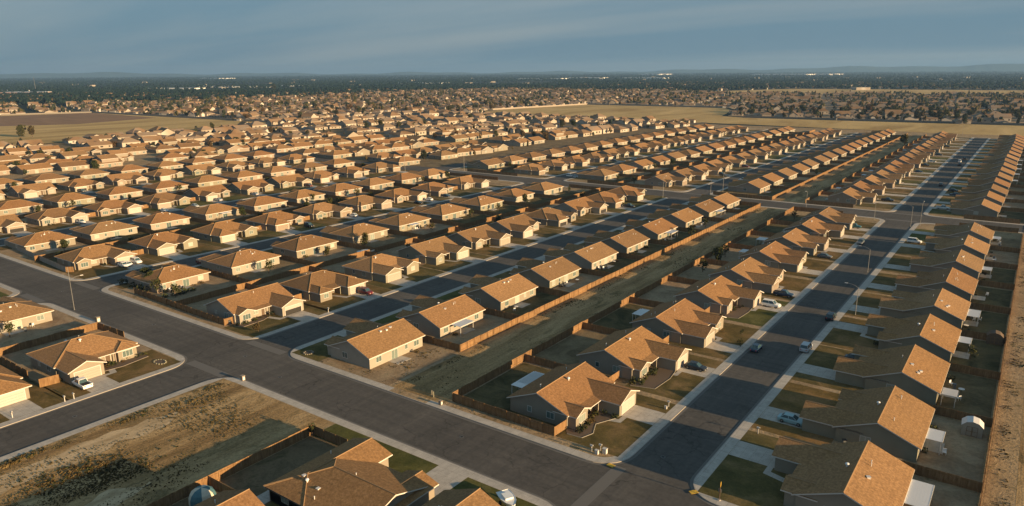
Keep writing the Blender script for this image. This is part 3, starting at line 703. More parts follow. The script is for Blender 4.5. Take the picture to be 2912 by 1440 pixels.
# ---- bottom house: built for its own plan (front faces the near cross street)
def custom_house(name, x, y, label, spec, parts, vents):
    W = MB(); Rf = MB()
    for (axis, a0, a1, b0, b1, ends, dz) in spec:
        wall_prism(W, a0, a1, b0, b1, axis, ends, ze=ZE+dz-.2, s=.31)
        roof_gable(Rf, a0-OH, a1+OH, b0-OH, b1+OH, axis, ze=ZE+dz-.2, s=.31, ends=ends)
    root = link(name, None, loc=(x, y, 0.13), label=label, cat='house')
    link('wall', W.mesh('wall'), root); rf = link('roof', Rf.mesh('roof'), root)
    for (nm, k, loc, a) in parts:
        if nm == 'window': wo = link('window', WIN[k][0], root, loc, a); link('pane', WIN[k][1], wo)
        else: link(nm, k, root, loc, a)
    for (me, loc) in vents: link('roof_vent', me, rf, loc)
    return root
custom_house('house', -76.0, 60.0, 'big brown-roofed house at the bottom edge with double driveway to cross street',
    [('y', -6.0, 10.0, -6.6, 1.3, (False, True), 0.0),
     ('x', -6.4, 12.0, -6.0, 7.0, (False, True), -0.03),
     ('y', 1.0, 8.0, 7.2, 12.6, (True, True), -0.06)],
    [('window', 'l', (-2.6, 10.005, 1.5), math.pi/2), ('door', DOOR, (3.0, 7.005, 0.02), math.pi/2), ('garage_door', GAR, (9.9, 8.005, 0.02), math.pi/2),
     ('window', 's', (-6.605, 3, 1.5), math.pi), ('window', 'm', (-3, -6.005, 1.5), -math.pi/2), ('window', 's', (4, -6.005, 1.5), -math.pi/2)],
    [(VTURB, (-1.4, -3.2, 3.38)), (VBOX, (-2.8, -2.6, 3.55)), (VBOX, (1.2, -3.4, 3.28)), (VPIPE, (2.2, -4.9, 2.85)), (VPIPE, (-5.4, 4.5, 2.9)), (VPIPE, (4.2, 1.0, 4.2))])
place_house(PROTO[('gable', 'far', 'bay', False)][0], -79.9, 40.8, 0, 'tan gabled house peeking in at the bottom edge beside the striped tent', 'houses in parallel rows', 2)
place_house(PROTO[('gable', 'near', 'bay', True)][0], -54.5, 59.0, 0, 'tan gabled roof at the bottom edge right of the big brown-roofed house', 'houses in parallel rows', 2)
sheet('yard', rect(-93.0, -82.0, 30, 70.2), 0.1395, 'dirt_yard'); sheet('lawn', rect(-93.0, -47.2, 30, 75.2), 0.1375, 'lawn')
sheet('driveway', rect(-69.0, -63.1, 67.9, 75.3), 0.148, 'concrete')
sheet('patio_slab', rect(-85.0, -82.4, 50, 56), 0.146, 'concrete')

# ------------------------------------------------------------------ fences of the rows
def rows_fences(rows, block, y0, y1):
    done = {}
    for ri, (cx, fd, ys, mode, rear, kerb) in enumerate(rows):
        rown = {1: ri, 2: ri, 0: {0: 3, 1: 4, 2: 5}.get(ri, 5)}[block]
        where = {1: 'near block', 2: 'far block', 0: 'front block'}[block]
        if rear not in done and seen(rear, (y0+y1)/2, 1, 900):
            done[rear] = 1
            a = y0
            if block == 1 and ri == 2: a = 113.4
            if ri == 0 and block == 1:
                fence(rear, 40, rear, y1, 'long sunlit wooden fence at the right edge beside the dirt track', h=1.8)
            else:
                b = y1
                fence(rear, a, rear, b, 'long wooden back fence behind the %s, %s' % (ROWN[rown], where), 'back fences of the rows', posts=cx > -260 and block < 2 or rown < 3)
        # dividers
        yc = sorted(ys)
        for i in range(len(yc)-1):
            ym = (yc[i]+yc[i+1])/2
            if not seen(cx, ym, 1, 60): continue
            xe = cx+fd*1.0
            if ri == 2 and block == 1 and i == 0: ym = 113.4
            e0, e1 = (rear, xe) if rear < xe else (xe, rear)
            pos = 'beside the %s house' % ORD[i]
            fence(e0+0.05, ym, e1-0.05, ym, 'wooden side fence between %s and %s house, %s, %s' % (ORD[i], ORD[i+1], ROWN[rown], {1: 'near block', 2: 'far block', 0: 'front block'}[block]),
                  'side fences between back yards', posts=math.hypot(cx, ym) < 260, h=1.7)
            # short gate panel between the houses facing the street
            if block != 2 and rnd.random() < 0.7 and math.hypot(cx, ym) < 380:
                g0, g1 = yc[i]+8.6, yc[i+1]-8.6
                if g1-g0 > 2 and fd > 0:
                    fence(cx+3.5*fd, g0, cx+3.5*fd, g1, 'short wooden gate panel between %s and %s house, %s' % (ORD[i], ORD[i+1], ROWN[rown]), 'gate panels between houses', posts=False, h=1.7, name='gate', cat='gate')
rows_fences(ROWS1, 1, 94.0, 322.5)
rows_fences(ROWS2, 2, 343.5, 758.0)
rows_fences(ROWS0, 0, 20.0, 74.5)
# corner yard fences facing the near cross street
fence(-81.9, 93.8, -59.2, 93.5, 'dark wooden fence of the corner yard along the near cross street, right of the alley')
fence(-59.2, 93.5, -59.0, 97.0, 'short sunlit fence panel beside the bay window of the corner house', posts=False)
fence(-199.0, 94.4, -154.6, 93.5, 'long brown wooden fence along the near cross street behind the shrubs')
fence(-154.6, 93.5, -154.4, 95.9, 'orange sunlit fence panel at the corner house of the middle street', posts=False)
fence(-298, 98.0, -239.2, 93.6, 'grey block wall along the near cross street at the left edge', mt='block_wall', posts=False, name='block_wall', cat='wall', wob=0)
fence(-239.2, 93.6, -237.6, 95.2, 'short wooden gate at the end of the grey block wall', posts=False)
fence(-177.8, 74.6, -166.0, 75.0, 'dark wooden fence end near the pavement in front of the left houses')
fence(-152.4, 51.6, -151.8, 55.0, 'orange wooden gate panel beside the garage with the white pickup', posts=False)
fence(-93.2, 30.0, -93.2, 70.4, 'brown wooden fence between the vacant lot and the bottom yard')
fence(-93.2, 70.4, -84.4, 70.4, 'dark wooden fence end of the bottom yard by the cross street')
fence(-93.2, 51.0, -84.0, 51.2, 'wooden side fence between the tent yard and the bottom yard', posts=False)
for (a, b, nm) in ((-30, -1, 'rightmost'), (-82, -62, 'second'), (-126, -97.5, 'third')):
    fence(a if a != -30 else -20, 323.0, b, 323.0, 'wooden end fence of the %s row along the far cross street' % nm, 'end fences at the far cross street', posts=False)
    fence(a if a != -30 else -20, 343.0, b, 343.0, 'wooden fence facing the far cross street on its far side, %s row' % nm, 'end fences at the far cross street', posts=False)
for x0, x1 in ((-197, -158), (-282, -244), (-366, -330)):
    fence(x0, 323.5, x1, 323.5, 'wooden fence along the far cross street, left of the middle street' if x0 == -197 else 'wooden fence along the far cross street, far left of the middle street', 'end fences at the far cross street', posts=False)
    if x0 > -300: fence(x0, 342.6, x1, 342.6, 'wooden fence on the far side of the far cross street, left of the middle street', 'end fences at the far cross street', posts=False)

# ------------------------------------------------------------------ vehicles
def car_meshes(kind, paint):
    B = MB(); G = MB(); P = paint
    if kind == 'sedan':
        secs = [(-2.3, .36, .72, .68), (-2.12, .25, .90, .84), (-1.3, .2, .97, .90), (0, .2, .96, .91), (1.0, .2, .92, .90), (1.9, .23, .78, .86), (2.25, .34, .60, .70)]
        gh = (-1.75, 1.05, -1.15, 0.30, .93, 1.42, .80, .60)
    elif kind == 'suv':
        secs = [(-2.35, .42, .95, .78), (-2.2, .3, 1.08, .90), (-1.2, .28, 1.10, .94), (0, .28, 1.08, .94), (1.1, .28, 1.06, .93), (1.95, .3, .95, .90), (2.3, .42, .78, .76)]
        gh = (-2.2, 1.15, -2.0, 0.45, 1.06, 1.74, .86, .70)
    else:
        secs = [(-2.65, .45, 1.0, .86), (-2.6, .38, 1.02, .92), (-0.75, .35, 1.02, .94), (0.2, .33, 1.04, .94), (1.2, .33, 1.04, .93), (2.2, .36, .96, .90), (2.6, .48, .80, .78)]
        gh = (-0.75, 1.25, -0.6, 0.60, 1.02, 1.72, .84, .68)
    rings = []
    for (x, zb, zt, w_) in secs:
        rings.append([(x, -w_*.9, zb), (x, -w_, zb+.18), (x, -w_, zt-.14), (x, -w_*.9, zt), (x, 0, zt+.02), (x, w_*.9, zt), (x, w_, zt-.14), (x, w_, zb+.18), (x, w_*.9, zb)])
    n = 9; vs = [p for r in rings for p in r]; fs = []
    for i in range(len(rings)-1):
        for k in range(n): fs.append((i*n+k, (i+1)*n+k, (i+1)*n+(k+1) % n, i*n+(k+1) % n))
    fs += [tuple(range(n)), tuple(range((len(rings)-1)*n, len(rings)*n))[::-1]]
    B.idx(vs, fs, P)
    x0, x1, t0, t1, zb, zt, wb, wt = gh
    lo = [(x0, -wb, zb), (x1, -wb, zb), (x1, wb, zb), (x0, wb, zb)]; hi = [(t0, -wt, zt), (t1, -wt, zt), (t1, wt, zt), (t0, wt, zt)]
    G.idx(lo+hi, [(0, 1, 5, 4), (1, 2, 6, 5), (2, 3, 7, 6), (3, 0, 4, 7)], 'glass')
    Rr = MB(); Rr.box(t0-.03, t1+.03, -wt-.02, wt+.02, zt-.02, zt+.04, P)
    for sy in (-1, 1):
        for (xa, xb) in ((x0, t0), (x1, t1), (x0*.3+x1*.7-.5, t0*.3+t1*.7-.3)):
            Rr.tube([(xa, sy*(wb+.005), zb), (xb, sy*(wt+.01), zt)], .04, P, 4)
    if kind == 'pickup':
        B.box(-2.55, -0.8, -.78, .78, 1.03, 1.045, 'dark')
        for sy in (-1, 1): B.box(-2.6, -0.75, sy*.92-.07, sy*.92+.07, 1.0, 1.12, P)
        B.box(-2.64, -2.56, -.88, .88, .9, 1.12, P)
    wr = .33 if kind == 'sedan' else .38
    Wt = MB(); Wt.tube([(0, -.11, 0), (0, .11, 0)], wr, 'tyre', 14); Ri = MB(); Ri.tube([(0, -.12, 0), (0, .12, 0)], wr*.6, 'metal_grey', 10)
    Hl = MB(); Hl.box(-.03, .03, -.16, .16, -.07, .07, 'white_trim'); Tl = MB(); Tl.box(-.03, .03, -.12, .12, -.09, .09, 'red_plastic')
    return dict(body=B.mesh('body'), glass=G.mesh('windows'), roof=Rr.mesh('roof'), wheel=Wt.mesh('wheel'), rim=Ri.mesh('rim'), hl=Hl.mesh('headlight'), tl=Tl.mesh('taillight'), r=wr, secs=secs)
for nme, c, ro in (('paint_white', (.78, .78, .76), .35), ('paint_paleteal', (.26, .42, .46), .3), ('paint_silver', (.42, .45, .48), .3), ('paint_dark', (.02, .024, .032), .25), ('paint_blue', (.02, .045, .09), .25),
                   ('paint_red', (.13, .02, .02), .3), ('paint_teal', (.015, .10, .12), .3), ('paint_grey', (.12, .13, .14), .3)):
    mat(nme, c, ro, spec=0.5)
CARM = {}
def car(x, y, rz, kind, paint, label, group='parked cars', z=None):
    k = (kind, paint)
    if k not in CARM: CARM[k] = car_meshes(kind, 'paint_'+paint)
    m_ = CARM[k]; onroad = any(a < x < b for a, b in STREETS)
    nmz = {'sedan': 'parked_car', 'suv': 'parked_suv', 'pickup': 'pickup_truck'}[kind]
    r = link(nmz, None, loc=(x, y, z if z is not None else (0.006 if onroad else 0.15)), rz=rz, label=label, cat={'sedan': 'car', 'suv': 'car', 'pickup': 'pickup truck'}[kind], group=group)
    link('body', m_['body'], r); link('windows', m_['glass'], r); link('cabin_roof', m_['roof'], r)
    wx = 1.4 if kind != 'pickup' else 1.65
    for sx in (-1, 1):
        for sy in (-1, 1):
            w_ = link('wheel', m_['wheel'], r, (sx*wx, sy*.80, m_['r'])); link('rim', m_['rim'], w_)
    fx = m_['secs'][-1][0]; bx_ = m_['secs'][0][0]
    for sy in (-1, 1):
        link('headlight', m_['hl'], r, (fx-.02, sy*.52, m_['secs'][-1][2]-.08)); link('taillight', m_['tl'], r, (bx_+.01, sy*.58, m_['secs'][0][2]-.08))
    return r
PI = math.pi
def pix(x, y, z=0):
    d = CF + CR*((x-1456)/FPX) - CU*((y-720)/FPX); t = (z-CAMH)/d.z
    return d.x*t, d.y*t
for (px, py, rz, kd, pa, lb) in [
    (234, 1098, PI, 'pickup', 'white', 'white pickup truck on the driveway of the lower left corner house'),
    (352, 757, 0.0, 'sedan', 'white', 'white sedan nearest the camera of two on a left driveway'),
    (388, 747, 0.0, 'suv', 'white', 'white van beside the white sedan on a left driveway'),
    (1040, 835, 0.05, 'suv', 'red', 'dark red minivan on a driveway of the middle street'),
    (1978, 1048, 0.0, 'sedan', 'dark', 'black sedan on the driveway of the second house, second row'),
    (2151, 992, PI/2, 'sedan', 'blue', 'dark blue car parked on the left kerb of the rightmost street'),
    (2292, 994, PI/2, 'suv', 'silver', 'silver car parked on the right kerb of the rightmost street'),
    (2363, 905, PI/2, 'suv', 'dark', 'black car parked at the right kerb beside the street lamp'),
    (2193, 871, 0.0, 'suv', 'white', 'white wagon on the driveway of the fourth house, second row'),
    (2228, 841, 0.0, 'pickup', 'blue', 'dark blue pickup truck beyond the white wagon, second row'),
    (2345, 732, 0.0, 'sedan', 'grey', 'grey sedan on a driveway of the seventh house, second row'),
    (2447, 692, -PI/2, 'suv', 'grey', 'grey car with headlights facing us on the rightmost street'),
    (2428, 647, 0.0, 'pickup', 'teal', 'teal pickup truck on the last driveway before the far cross street'),
    (2250, 1200, 0.0, 'sedan', 'paleteal', 'pale teal sedan on a shaded driveway of the rightmost row'),
    (2434, 1026, 0.0, 'sedan', 'dark', 'dark car beside a garage of the third house, rightmost row'),
    (2600, 690, 0.0, 'suv', 'white', 'white van on a shaded driveway near the far cross street, rightmost row'),
    (2524, 572, 0.0, 'pickup', 'dark', 'black pickup on the first driveway beyond the far cross street'),
    (2630, 472, 0.0, 'pickup', 'dark', 'black pickup further up the far part of the rightmost street'),
    (2690, 418, 0.0, 'pickup', 'dark', 'large black truck high up the far part of the rightmost street'),
    (2676, 528, PI/2, 'suv', 'dark', 'black car at the right kerb beyond the far cross street'),
    (2729, 461, PI/2, 'suv', 'white', 'white car parked high up the rightmost street'),
    (2729, 470, PI/2, 'suv', 'dark', 'black car just in front of the distant white car'),
    (2743, 453, PI/2, 'pickup', 'dark', 'black pickup beyond the distant white car on the rightmost street'),
    (2711, 544, 0.0, 'sedan', 'dark', 'dark sedan on a shaded driveway beyond the far cross street'),
    (879, 645, 0.0, 'suv', 'dark', 'black car in front of a garage of the sixth row'),
    (1190, 579, 0.0, 'sedan', 'dark', 'dark sedan on a driveway of the middle left street'),
    (1789, 589, 0.0, 'pickup', 'dark', 'black pickup on a driveway near the far end of the fourth row'),
    (1622, 502, 0.0, 'suv', 'white', 'white car at the corner beyond the far cross street'),
    (468, 601, 0.0, 'sedan', 'white', 'white sedan on a driveway in the left rows'),
    (555, 588, 0.0, 'sedan', 'silver', 'silver sedan on a driveway in the left rows, right of the white one'),
    (1445, 452, 0.0, 'suv', 'dark', 'dark van among houses just beyond the far cross street'),
    (2050, 497, 0.0, 'suv', 'dark', 'dark car on a driveway in the third street beyond the far cross street'),
    (2307, 416, 0.0, 'pickup', 'dark', 'black pickup on a distant driveway of the middle street'),
]:
    x, y = pix(px, py, 0.3); car(x, y, rz, kd, pa, lb)
car_kinds = [('sedan', 'silver'), ('suv', 'dark'), ('sedan', 'white'), ('pickup', 'grey'), ('suv', 'red'), ('sedan', 'blue'), ('pickup', 'white')]
nc = 0
for (x, y, rz, key, pr, ri, hi, block, rown) in HOUSES:
    d = math.hypot(x, y)
    if (block == 2 or rown > 3) and rnd.random() < 0.28 and d < 640 and seen(x, y):
        st, ga, se, mi_ = key; Lh = pr['Lh']; gy = (Lh-7.0, Lh-0.5) if ga == 'far' else (-Lh+0.35, -Lh+6.85)
        gm = (gy[0]+gy[1])/2*(-1 if mi_ else 1)+rnd.choice((-1.2, 1.2)); c, s = math.cos(rz), math.sin(rz)
        k = rnd.choice(car_kinds); lx = 14.4
        cn_ = {'suv': 'car', 'sedan': 'sedan', 'pickup': 'pickup'}[k[0]]
        car(x+c*lx-s*gm, y+s*lx+c*gm, rz+rnd.choice((0, PI)), k[0], k[1], '%s %s on driveway of %s house, %s, %s' % (k[1], cn_, ORD[hi], 'far block' if block == 2 else 'near block' if block else 'front block', ROWN[rown]))

# motorbike trailer (red and white) on the middle street driveway
def quad(x, y, rz, label, pm):
    r = link('quad_bike', None, loc=(x, y, 0.15), rz=rz, label=label, cat='quad bike')
    b = MB(); b.box(-.7, .7, -.22, .22, .45, .75, pm); b.box(-.9, -.35, -.5, .5, .62, .7, pm); b.box(.4, .95, -.5, .5, .62, .7, pm); b.box(-.45, .2, -.16, .16, .75, .88, 'tyre'); link('body', b.mesh('body'), r)
    h = MB(); h.tube([(.35, 0, .7), (.25, 0, 1.1)], .04, 'dark'); h.tube([(.25, -.4, 1.1), (.25, .4, 1.1)], .03, 'dark'); link('handlebar', h.mesh('handlebar'), r)
    w_ = MB(); w_.tube([(0, -.13, 0), (0, .13, 0)], .28, 'tyre', 12); wm = w_.mesh('wheel')
    for sx in (-.62, .62):
        for sy in (-.45, .45): link('wheel', wm, r, (sx, sy, .28))
x, y = pix(1201, 862); quad(x, y, 0.5, 'red quad bike parked on a shaded driveway of the middle street', 'red_plastic')
x, y = pix(1205, 878); quad(x, y, 0.2, 'white quad bike parked next to the red one', 'paint_white')
# boats / trailers
def boat(x, y, rz, L_, label, trailer=True):
    r = link('boat', None, loc=(x, y, 0.15), rz=rz, label=label, cat='boat')
    b = MB(); secs = [(-L_/2, 1.0), (-L_/4, 1.1), (0, 1.1), (L_/4, .85), (L_/2*.9, .3), (L_/2, .03)]; vs = []; fs = []
    for (sx, w_) in secs: vs += [(sx, -w_, 1.25), (sx, -w_*.75, .7), (sx, 0, .5), (sx, w_*.75, .7), (sx, w_, 1.25)]
    for i in range(len(secs)-1):
        for k in range(4): fs.append((i*5+k, i*5+k+1, (i+1)*5+k+1, (i+1)*5+k))
    fs.append((0, 1, 2, 3, 4)); b.idx(vs, fs, 'paint_white'); link('hull', b.mesh('hull'), r)
    d = MB(); d.face([(sx, -w_*.97, 1.2) for sx, w_ in secs]+[(sx, w_*.97, 1.2) for sx, w_ in secs[::-1]], 'patio_white'); d.box(-L_/4, L_/8, -.6, .6, 1.21, 1.5, 'paint_white'); link('deck', d.mesh('deck'), r)
    w_ = MB(); w_.tube([(0, -.1, 0), (0, .1, 0)], .32, 'tyre', 12); wm = w_.mesh('wheel')
    for sy in (-1, 1): link('wheel', wm, r, (-.6, sy*.95, .32))
    t_ = MB(); t_.tube([(-L_/2, 0, .45), (L_/2+1.2, 0, .45)], .06, 'metal_grey'); link('trailer', t_.mesh('trailer'), r)
x, y = pix(1042, 724); boat(x, y, 1.2, 6.0, 'long white covered boat trailer in a back yard behind the wooden fence')
x, y = pix(1470, 1428); boat(x-.4, y-1.6, -0.5, 4.0, 'beige boat with rounded bow in the front yard at the bottom edge')

BEDS = []
# ------------------------------------------------------------------ street furniture
def lamp(px, py, h, ang, label, arm=2.6, short=False, xy=None):
    x, y = xy or pix(px, py)
    r = link('street_lamp', None, loc=(x, y, 0.13), rz=ang, label=label, cat='street lamp', group='street lamps')
    p = MB(); p.tube([(0, 0, 0), (0, 0, .3), (0, 0, h)], [.13, .09, .06], 'metal_grey', 8); link('pole', p.mesh('pole'), r)
    if arm:
        a = MB(); a.tube([(0, 0, h-.3), (arm*.25, 0, h+.25), (arm*.6, 0, h+.55), (arm, 0, h+.65)], [.06, .055, .05, .045], 'metal_grey', 6); link('arm', a.mesh('arm'), r)
        hd = MB(); hd.idx([(arm-.1, -.11, h+.62), (arm+.65, -.16, h+.6), (arm+.65, .16, h+.6), (arm-.1, .11, h+.62), (arm-.1, -.08, h+.74), (arm+.6, -.1, h+.72), (arm+.6, .1, h+.72), (arm-.1, .08, h+.74)],
            [(0, 3, 2, 1), (4, 5, 6, 7), (0, 1, 5, 4), (1, 2, 6, 5), (2, 3, 7, 6), (3, 0, 4, 7)], 'vent_metal'); link('lamp_head', hd.mesh('lamp_head'), r)
lamp(212, 883, 8.2, R_(80), 'tall curved street lamp on the left pavement of the near cross street')
lamp(2432, 897, 7.2, PI, 'street lamp on the shaded right pavement beside the parked black car')
lamp(2467, 776, 7.2, PI, 'second street lamp further up the right pavement of the rightmost street')
lamp(2291.6, 595, 7.5, -PI/2, 'street lamp on the far side of the far cross street beside the alley')
lamp(2485.6, 626, 7.5, PI/2, 'street lamp at the near left corner of the far crossroads')
lamp(2589, 646, 8.0, PI, 'street lamp at the near right corner of the far crossroads')
lamp(2616, 643, 8.5, PI/2, 'tall street pole right of the far crossroads')
lamp(1885, 563, 9.5, PI/2, 'tall street lamp at the end of the middle street by the far cross street')
lamp(2020, 558, 8, PI, 'street lamp left of the last house of the third row')
lamp(2055, 550, 10, PI/2, 'tall street lamp on the far side of the far cross street near the middle street')
lamp(2407, 384, 9, PI/2, 'distant street lamp at the far end of the middle street')
lamp(2736, 386, 12, 0, 'leaning pole at the far end of the rightmost street', arm=0)
lamp(2427, 344, 14, PI, 'tall lone street lamp on the edge of the dry field')
lamp(2356, 340, 12, PI, 'street lamp on the field edge left of the tall lone one')
lamp(1152, 488, 9, PI/2, 'street lamp on the far cross street among the left houses')
lamp(1320, 487, 9, -PI/2, 'street lamp on the near side of the far cross street')
lamp(198, 798, 4.0, 0, 'short bare post at the left corner lawn of the near cross street', arm=0)
def tagd(name, mb, loc, rz, label, cat, group=None): return link(name, mb.mesh(name), loc=loc, rz=rz, label=label, cat=cat, group=group)
# round sign on a post at the bottom right corner
x, y = pix(2044.9, 1425)
r = link('street_sign', None, loc=(x, y, 0.13), label='round sign on a wooden post on the shaded corner lawn', cat='sign')
b = MB(); b.box(-.06, .06, -.06, .06, 0, 2.6, 'bark'); b.tube([(0, 0, 0), (0, 0, .12)], .25, 'concrete', 10); link('post', b.mesh('post'), r)
b = MB(); b.tube([(.06, .02, 2.55), (.10, .03, 2.55)], .42, 'yellow_paint', 8); link('sign_plate', b.mesh('sign_plate'), r); 
b = MB(); b.box(-.22, .22, .07, .13, 1.25, 1.75, 'metal_grey'); link('box', b.mesh('box'), r)
# mailboxes
def mailbox(x, y, label, kind=0, rz=0, group='kerbside mailboxes and utility boxes'):
    r = link('mailbox', None, loc=(x, y, 0.14), rz=rz, label=label, cat='mailbox', group=group)
    p = MB(); p.box(-.06, .06, -.06, .06, 0, 1.05, 'white_trim'); link('post', p.mesh('post'), r)
    b = MB(); b.box(-.26, .26, -.13, .13, 1.0, 1.15, 'white_trim')
    b.tube([(-.26, 0, 1.15), (.26, 0, 1.15)], .13, 'white_trim', 10); link('box', b.mesh('box'), r)
    return r
for (px, py, lb) in ((1682, 1287, 'white T-shaped mailbox at the left of the corner lawn cluster'), (1707, 1285, 'tall white mailbox post in the middle of the corner lawn cluster'), (2114, 1258, None),
                     (1901, 1160, 'white mailbox on the second front lawn of the second row'), (185, 1145, 'white mailbox nearer the garage driveway on the lower left lawn'), (211, 1137, 'small white mailbox next to the driveway with the white pickup'),
                     (36, 1190, 'white mailbox at the left edge on the lower left lawn'), (2155, 1236, 'white mailbox on the shaded pavement edge, rightmost row'), (934, 890, 'white mailbox on the kerb lawn of the middle street')):
    if lb: x, y = pix(px, py); mailbox(x, y, lb)
def utility(x, y, label, s=1.0, mt='white_trim'):
    b = MB(); b.box(-.3*s, .3*s, -.25*s, .25*s, 0, .75*s, mt); b.box(-.34*s, .34*s, -.29*s, .29*s, .75*s, .83*s, mt)
    c = MB(); c.box(.3*s, .33*s, -.18*s, .18*s, .12*s, .6*s, 'vent_metal')
    r = link('utility_box', None, loc=(x, y, 0.14), label=label, cat='utility box', group='kerbside mailboxes and utility boxes'); link('cabinet', b.mesh('cabinet'), r); link('hatch', c.mesh('hatch'), r)
for (px, py, s, lb) in ((1697, 1294, .9, 'low white utility box in the corner lawn cluster'), (1720, 1292, 1.1, 'rightmost white utility box of the corner lawn cluster'), (1893, 1165, .7, 'pale green utility box on the second front lawn'),
                        (279, 917, 1.6, 'tan utility cabinet on the pavement between the left houses'), (691, 1083, 1.2, 'tan utility cabinet on the corner of the vacant lot'), (1253, 1153, 1.0, 'tan post box by the alley opening')):
    x, y = pix(px, py); utility(x, y, lb, s, 'stucco' if 'tan' in lb else 'white_trim')
for (x, y) in ((-86.0, 93.0), (-86.6, 93.2)):
    b = MB(); b.tube([(0, 0, 0), (0, 0, 1.1)], .09, 'stucco', 8); b.tube([(0, 0, 1.1), (0, 0, 1.2)], [.09, .03], 'stucco', 8)
    tagd('bollard', b, (x, y, .13), 0, 'short tan bollard at the mouth of the dirt alley', 'bollard', 'bollards at the alley mouth')
for i, (x, y) in enumerate(((-41.5, 98), (-38.6, 141), (-40.2, 190), (-72, 84.5), (-118, 82.2), (-170, 84.1), (-133.5, 84.8), (-135, 120), (-134, 50), (-219, 84))):
    b = MB(); b.tube([(0, 0, 0), (0, 0, .012)], .36, 'paint_grey', 14); b.tube([(0, 0, .012), (0, 0, .016)], .29, 'dark', 14)
    tagd('manhole_cover', b, (x, y, .005), 0, ['dark manhole cover near the bottom corner of the rightmost street', 'manhole cover in the rightmost street beside the second lawn', 'manhole cover further up the rightmost street', 'manhole cover in the near cross street below the alley corner', 'manhole cover in the cross street near the vacant lot corner', 'manhole cover in the cross street before the left houses', 'manhole cover in the middle of the near crossing', 'manhole cover in the middle street beside the first driveway', 'manhole cover in the lower left street', 'manhole cover at the far left of the cross street'][i], 'manhole cover')
for i, (hx, hy, pts) in enumerate(((-64.9, 105.0, [(7.0, -9.6), (9.8, -9.4), (10.6, -7.0), (9.3, -3.8), (11.2, 0.2), (11.2, 1.2), (6.2, 1.2), (6.2, -8.6)]), (-64.9, 129.5, [(7.0, -10.5), (11.6, -9.2), (12.0, -3.0), (11.4, 1.0), (6.2, 1.2), (6.2, -9.0)]), (-64.9, 178.6, [(7.0, -10.0), (11.0, -9.0), (11.5, -3.0), (11.2, 1.0), (6.2, 1.2), (6.2, -9.0)]),
                                   (-160.2, 63.5, [(6.6, -1.0), (10.0, -0.8), (10.6, 3.0), (9.6, 8.9), (6.4, 9.2)]), (-159.7, 104.3, [(6.8, -9.6), (9.8, -9.0), (9.6, -3.0), (8.2, 0.0), (6.2, 0.0)]))):
    r_ = link('flower_bed', None, loc=(hx, hy, .14), label=['curved flower bed with pale edging at the corner house by the alley', 'planted bed with pale edging at the second house, second row', 'planted bed at the fourth house, second row', 'planted bed with pale kerb beside the white pickup house', 'narrow planted bed at the corner house of the middle street'][i], cat='flower bed')
    b = MB(); b.prism(pts, 0.0, .03, 'bark'); link('soil', b.mesh('soil'), r_)
    b = MB(); n_ = len(pts)
    for q in range(n_-2):
        (xa, ya), (xb, yb) = pts[q], pts[q+1]; b.tube([(xa, ya, .03), (xb, yb, .03)], .06, 'stucco', 6)
    link('edging', b.mesh('edging'), r_)
    rb = random.Random(i)
    for q in range(7):
        (xa, ya), (xb, yb) = pts[0], pts[min(3, n_-2)]; f = rb.random()
        BEDS.append((hx+6.9+rb.uniform(0, 2.0), hy+min(ya, yb)+f*abs(yb-ya), i))
# shed
def shed(x, y, rz, label, sx=1.5, sy=1.2, h=1.9, wm='stucco', rm='vent_metal'):
    r = link('garden_shed', None, loc=(x, y, .14), rz=rz, label=label, cat='shed')
    b = MB(); pr_ = [(-sx, 0), (sx, 0), (sx, h), (sx*.6, h+.55), (0, h+.75), (-sx*.6, h+.55), (-sx, h)]
    vs = [(a, -sy, c) for a, c in pr_]+[(a, sy, c) for a, c in pr_]; n = 7
    b.idx(vs, [tuple(range(n)), tuple(range(n, 2*n))[::-1], (0, 1, n+1, n), (1, 2, n+2, n+1), (6, 0, n, n+6)], wm); link('wall', b.mesh('wall'), r)
    q = MB(); o = [(-sx-.1, h-.05), (-sx*.6, h+.6), (0, h+.82), (sx*.6, h+.6), (sx+.1, h-.05)]
    for i in range(4):
        (a0, z0), (a1, z1) = o[i], o[i+1]
        q.idx([(a0, -sy-.1, z0), (a1, -sy-.1, z1), (a1, sy+.1, z1), (a0, sy+.1, z0), (a0, -sy-.1, z0-.05), (a1, -sy-.1, z1-.05), (a1, sy+.1, z1-.05), (a0, sy+.1, z0-.05)],
              [(0, 1, 2, 3), (7, 6, 5, 4), (0, 4, 5, 1), (2, 6, 7, 3), (1, 5, 6, 2), (3, 7, 4, 0)], rm)
    link('roof', q.mesh('roof'), r)
    d = MB(); 
    for e in (-1, 1):
        d.box(e*.42-.38, e*.42+.38, -sy-.03, -sy-.005, .1, 1.75, wm)
        for (a, bb, c, e2) in ((e*.42-.4, e*.42-.34, .1, 1.78), (e*.42+.34, e*.42+.4, .1, 1.78)): d.box(a, bb, -sy-.05, -sy-.03, c, e2, 'fence_wood')
        for zq in (.1, .9, 1.72): d.box(e*.42-.34, e*.42+.34, -sy-.05, -sy-.03, zq, zq+.06, 'fence_wood')
    link('door', d.mesh('door'), r)
shed(-2.2, 134.6, 0.05, 'barn-shaped cream garden shed with brown cross-braced doors', wm='stucco')
shed(-1.6, 186.0, 0.05, 'dark weathered garden shed in the shaded back yard', wm='bark', rm='bark')
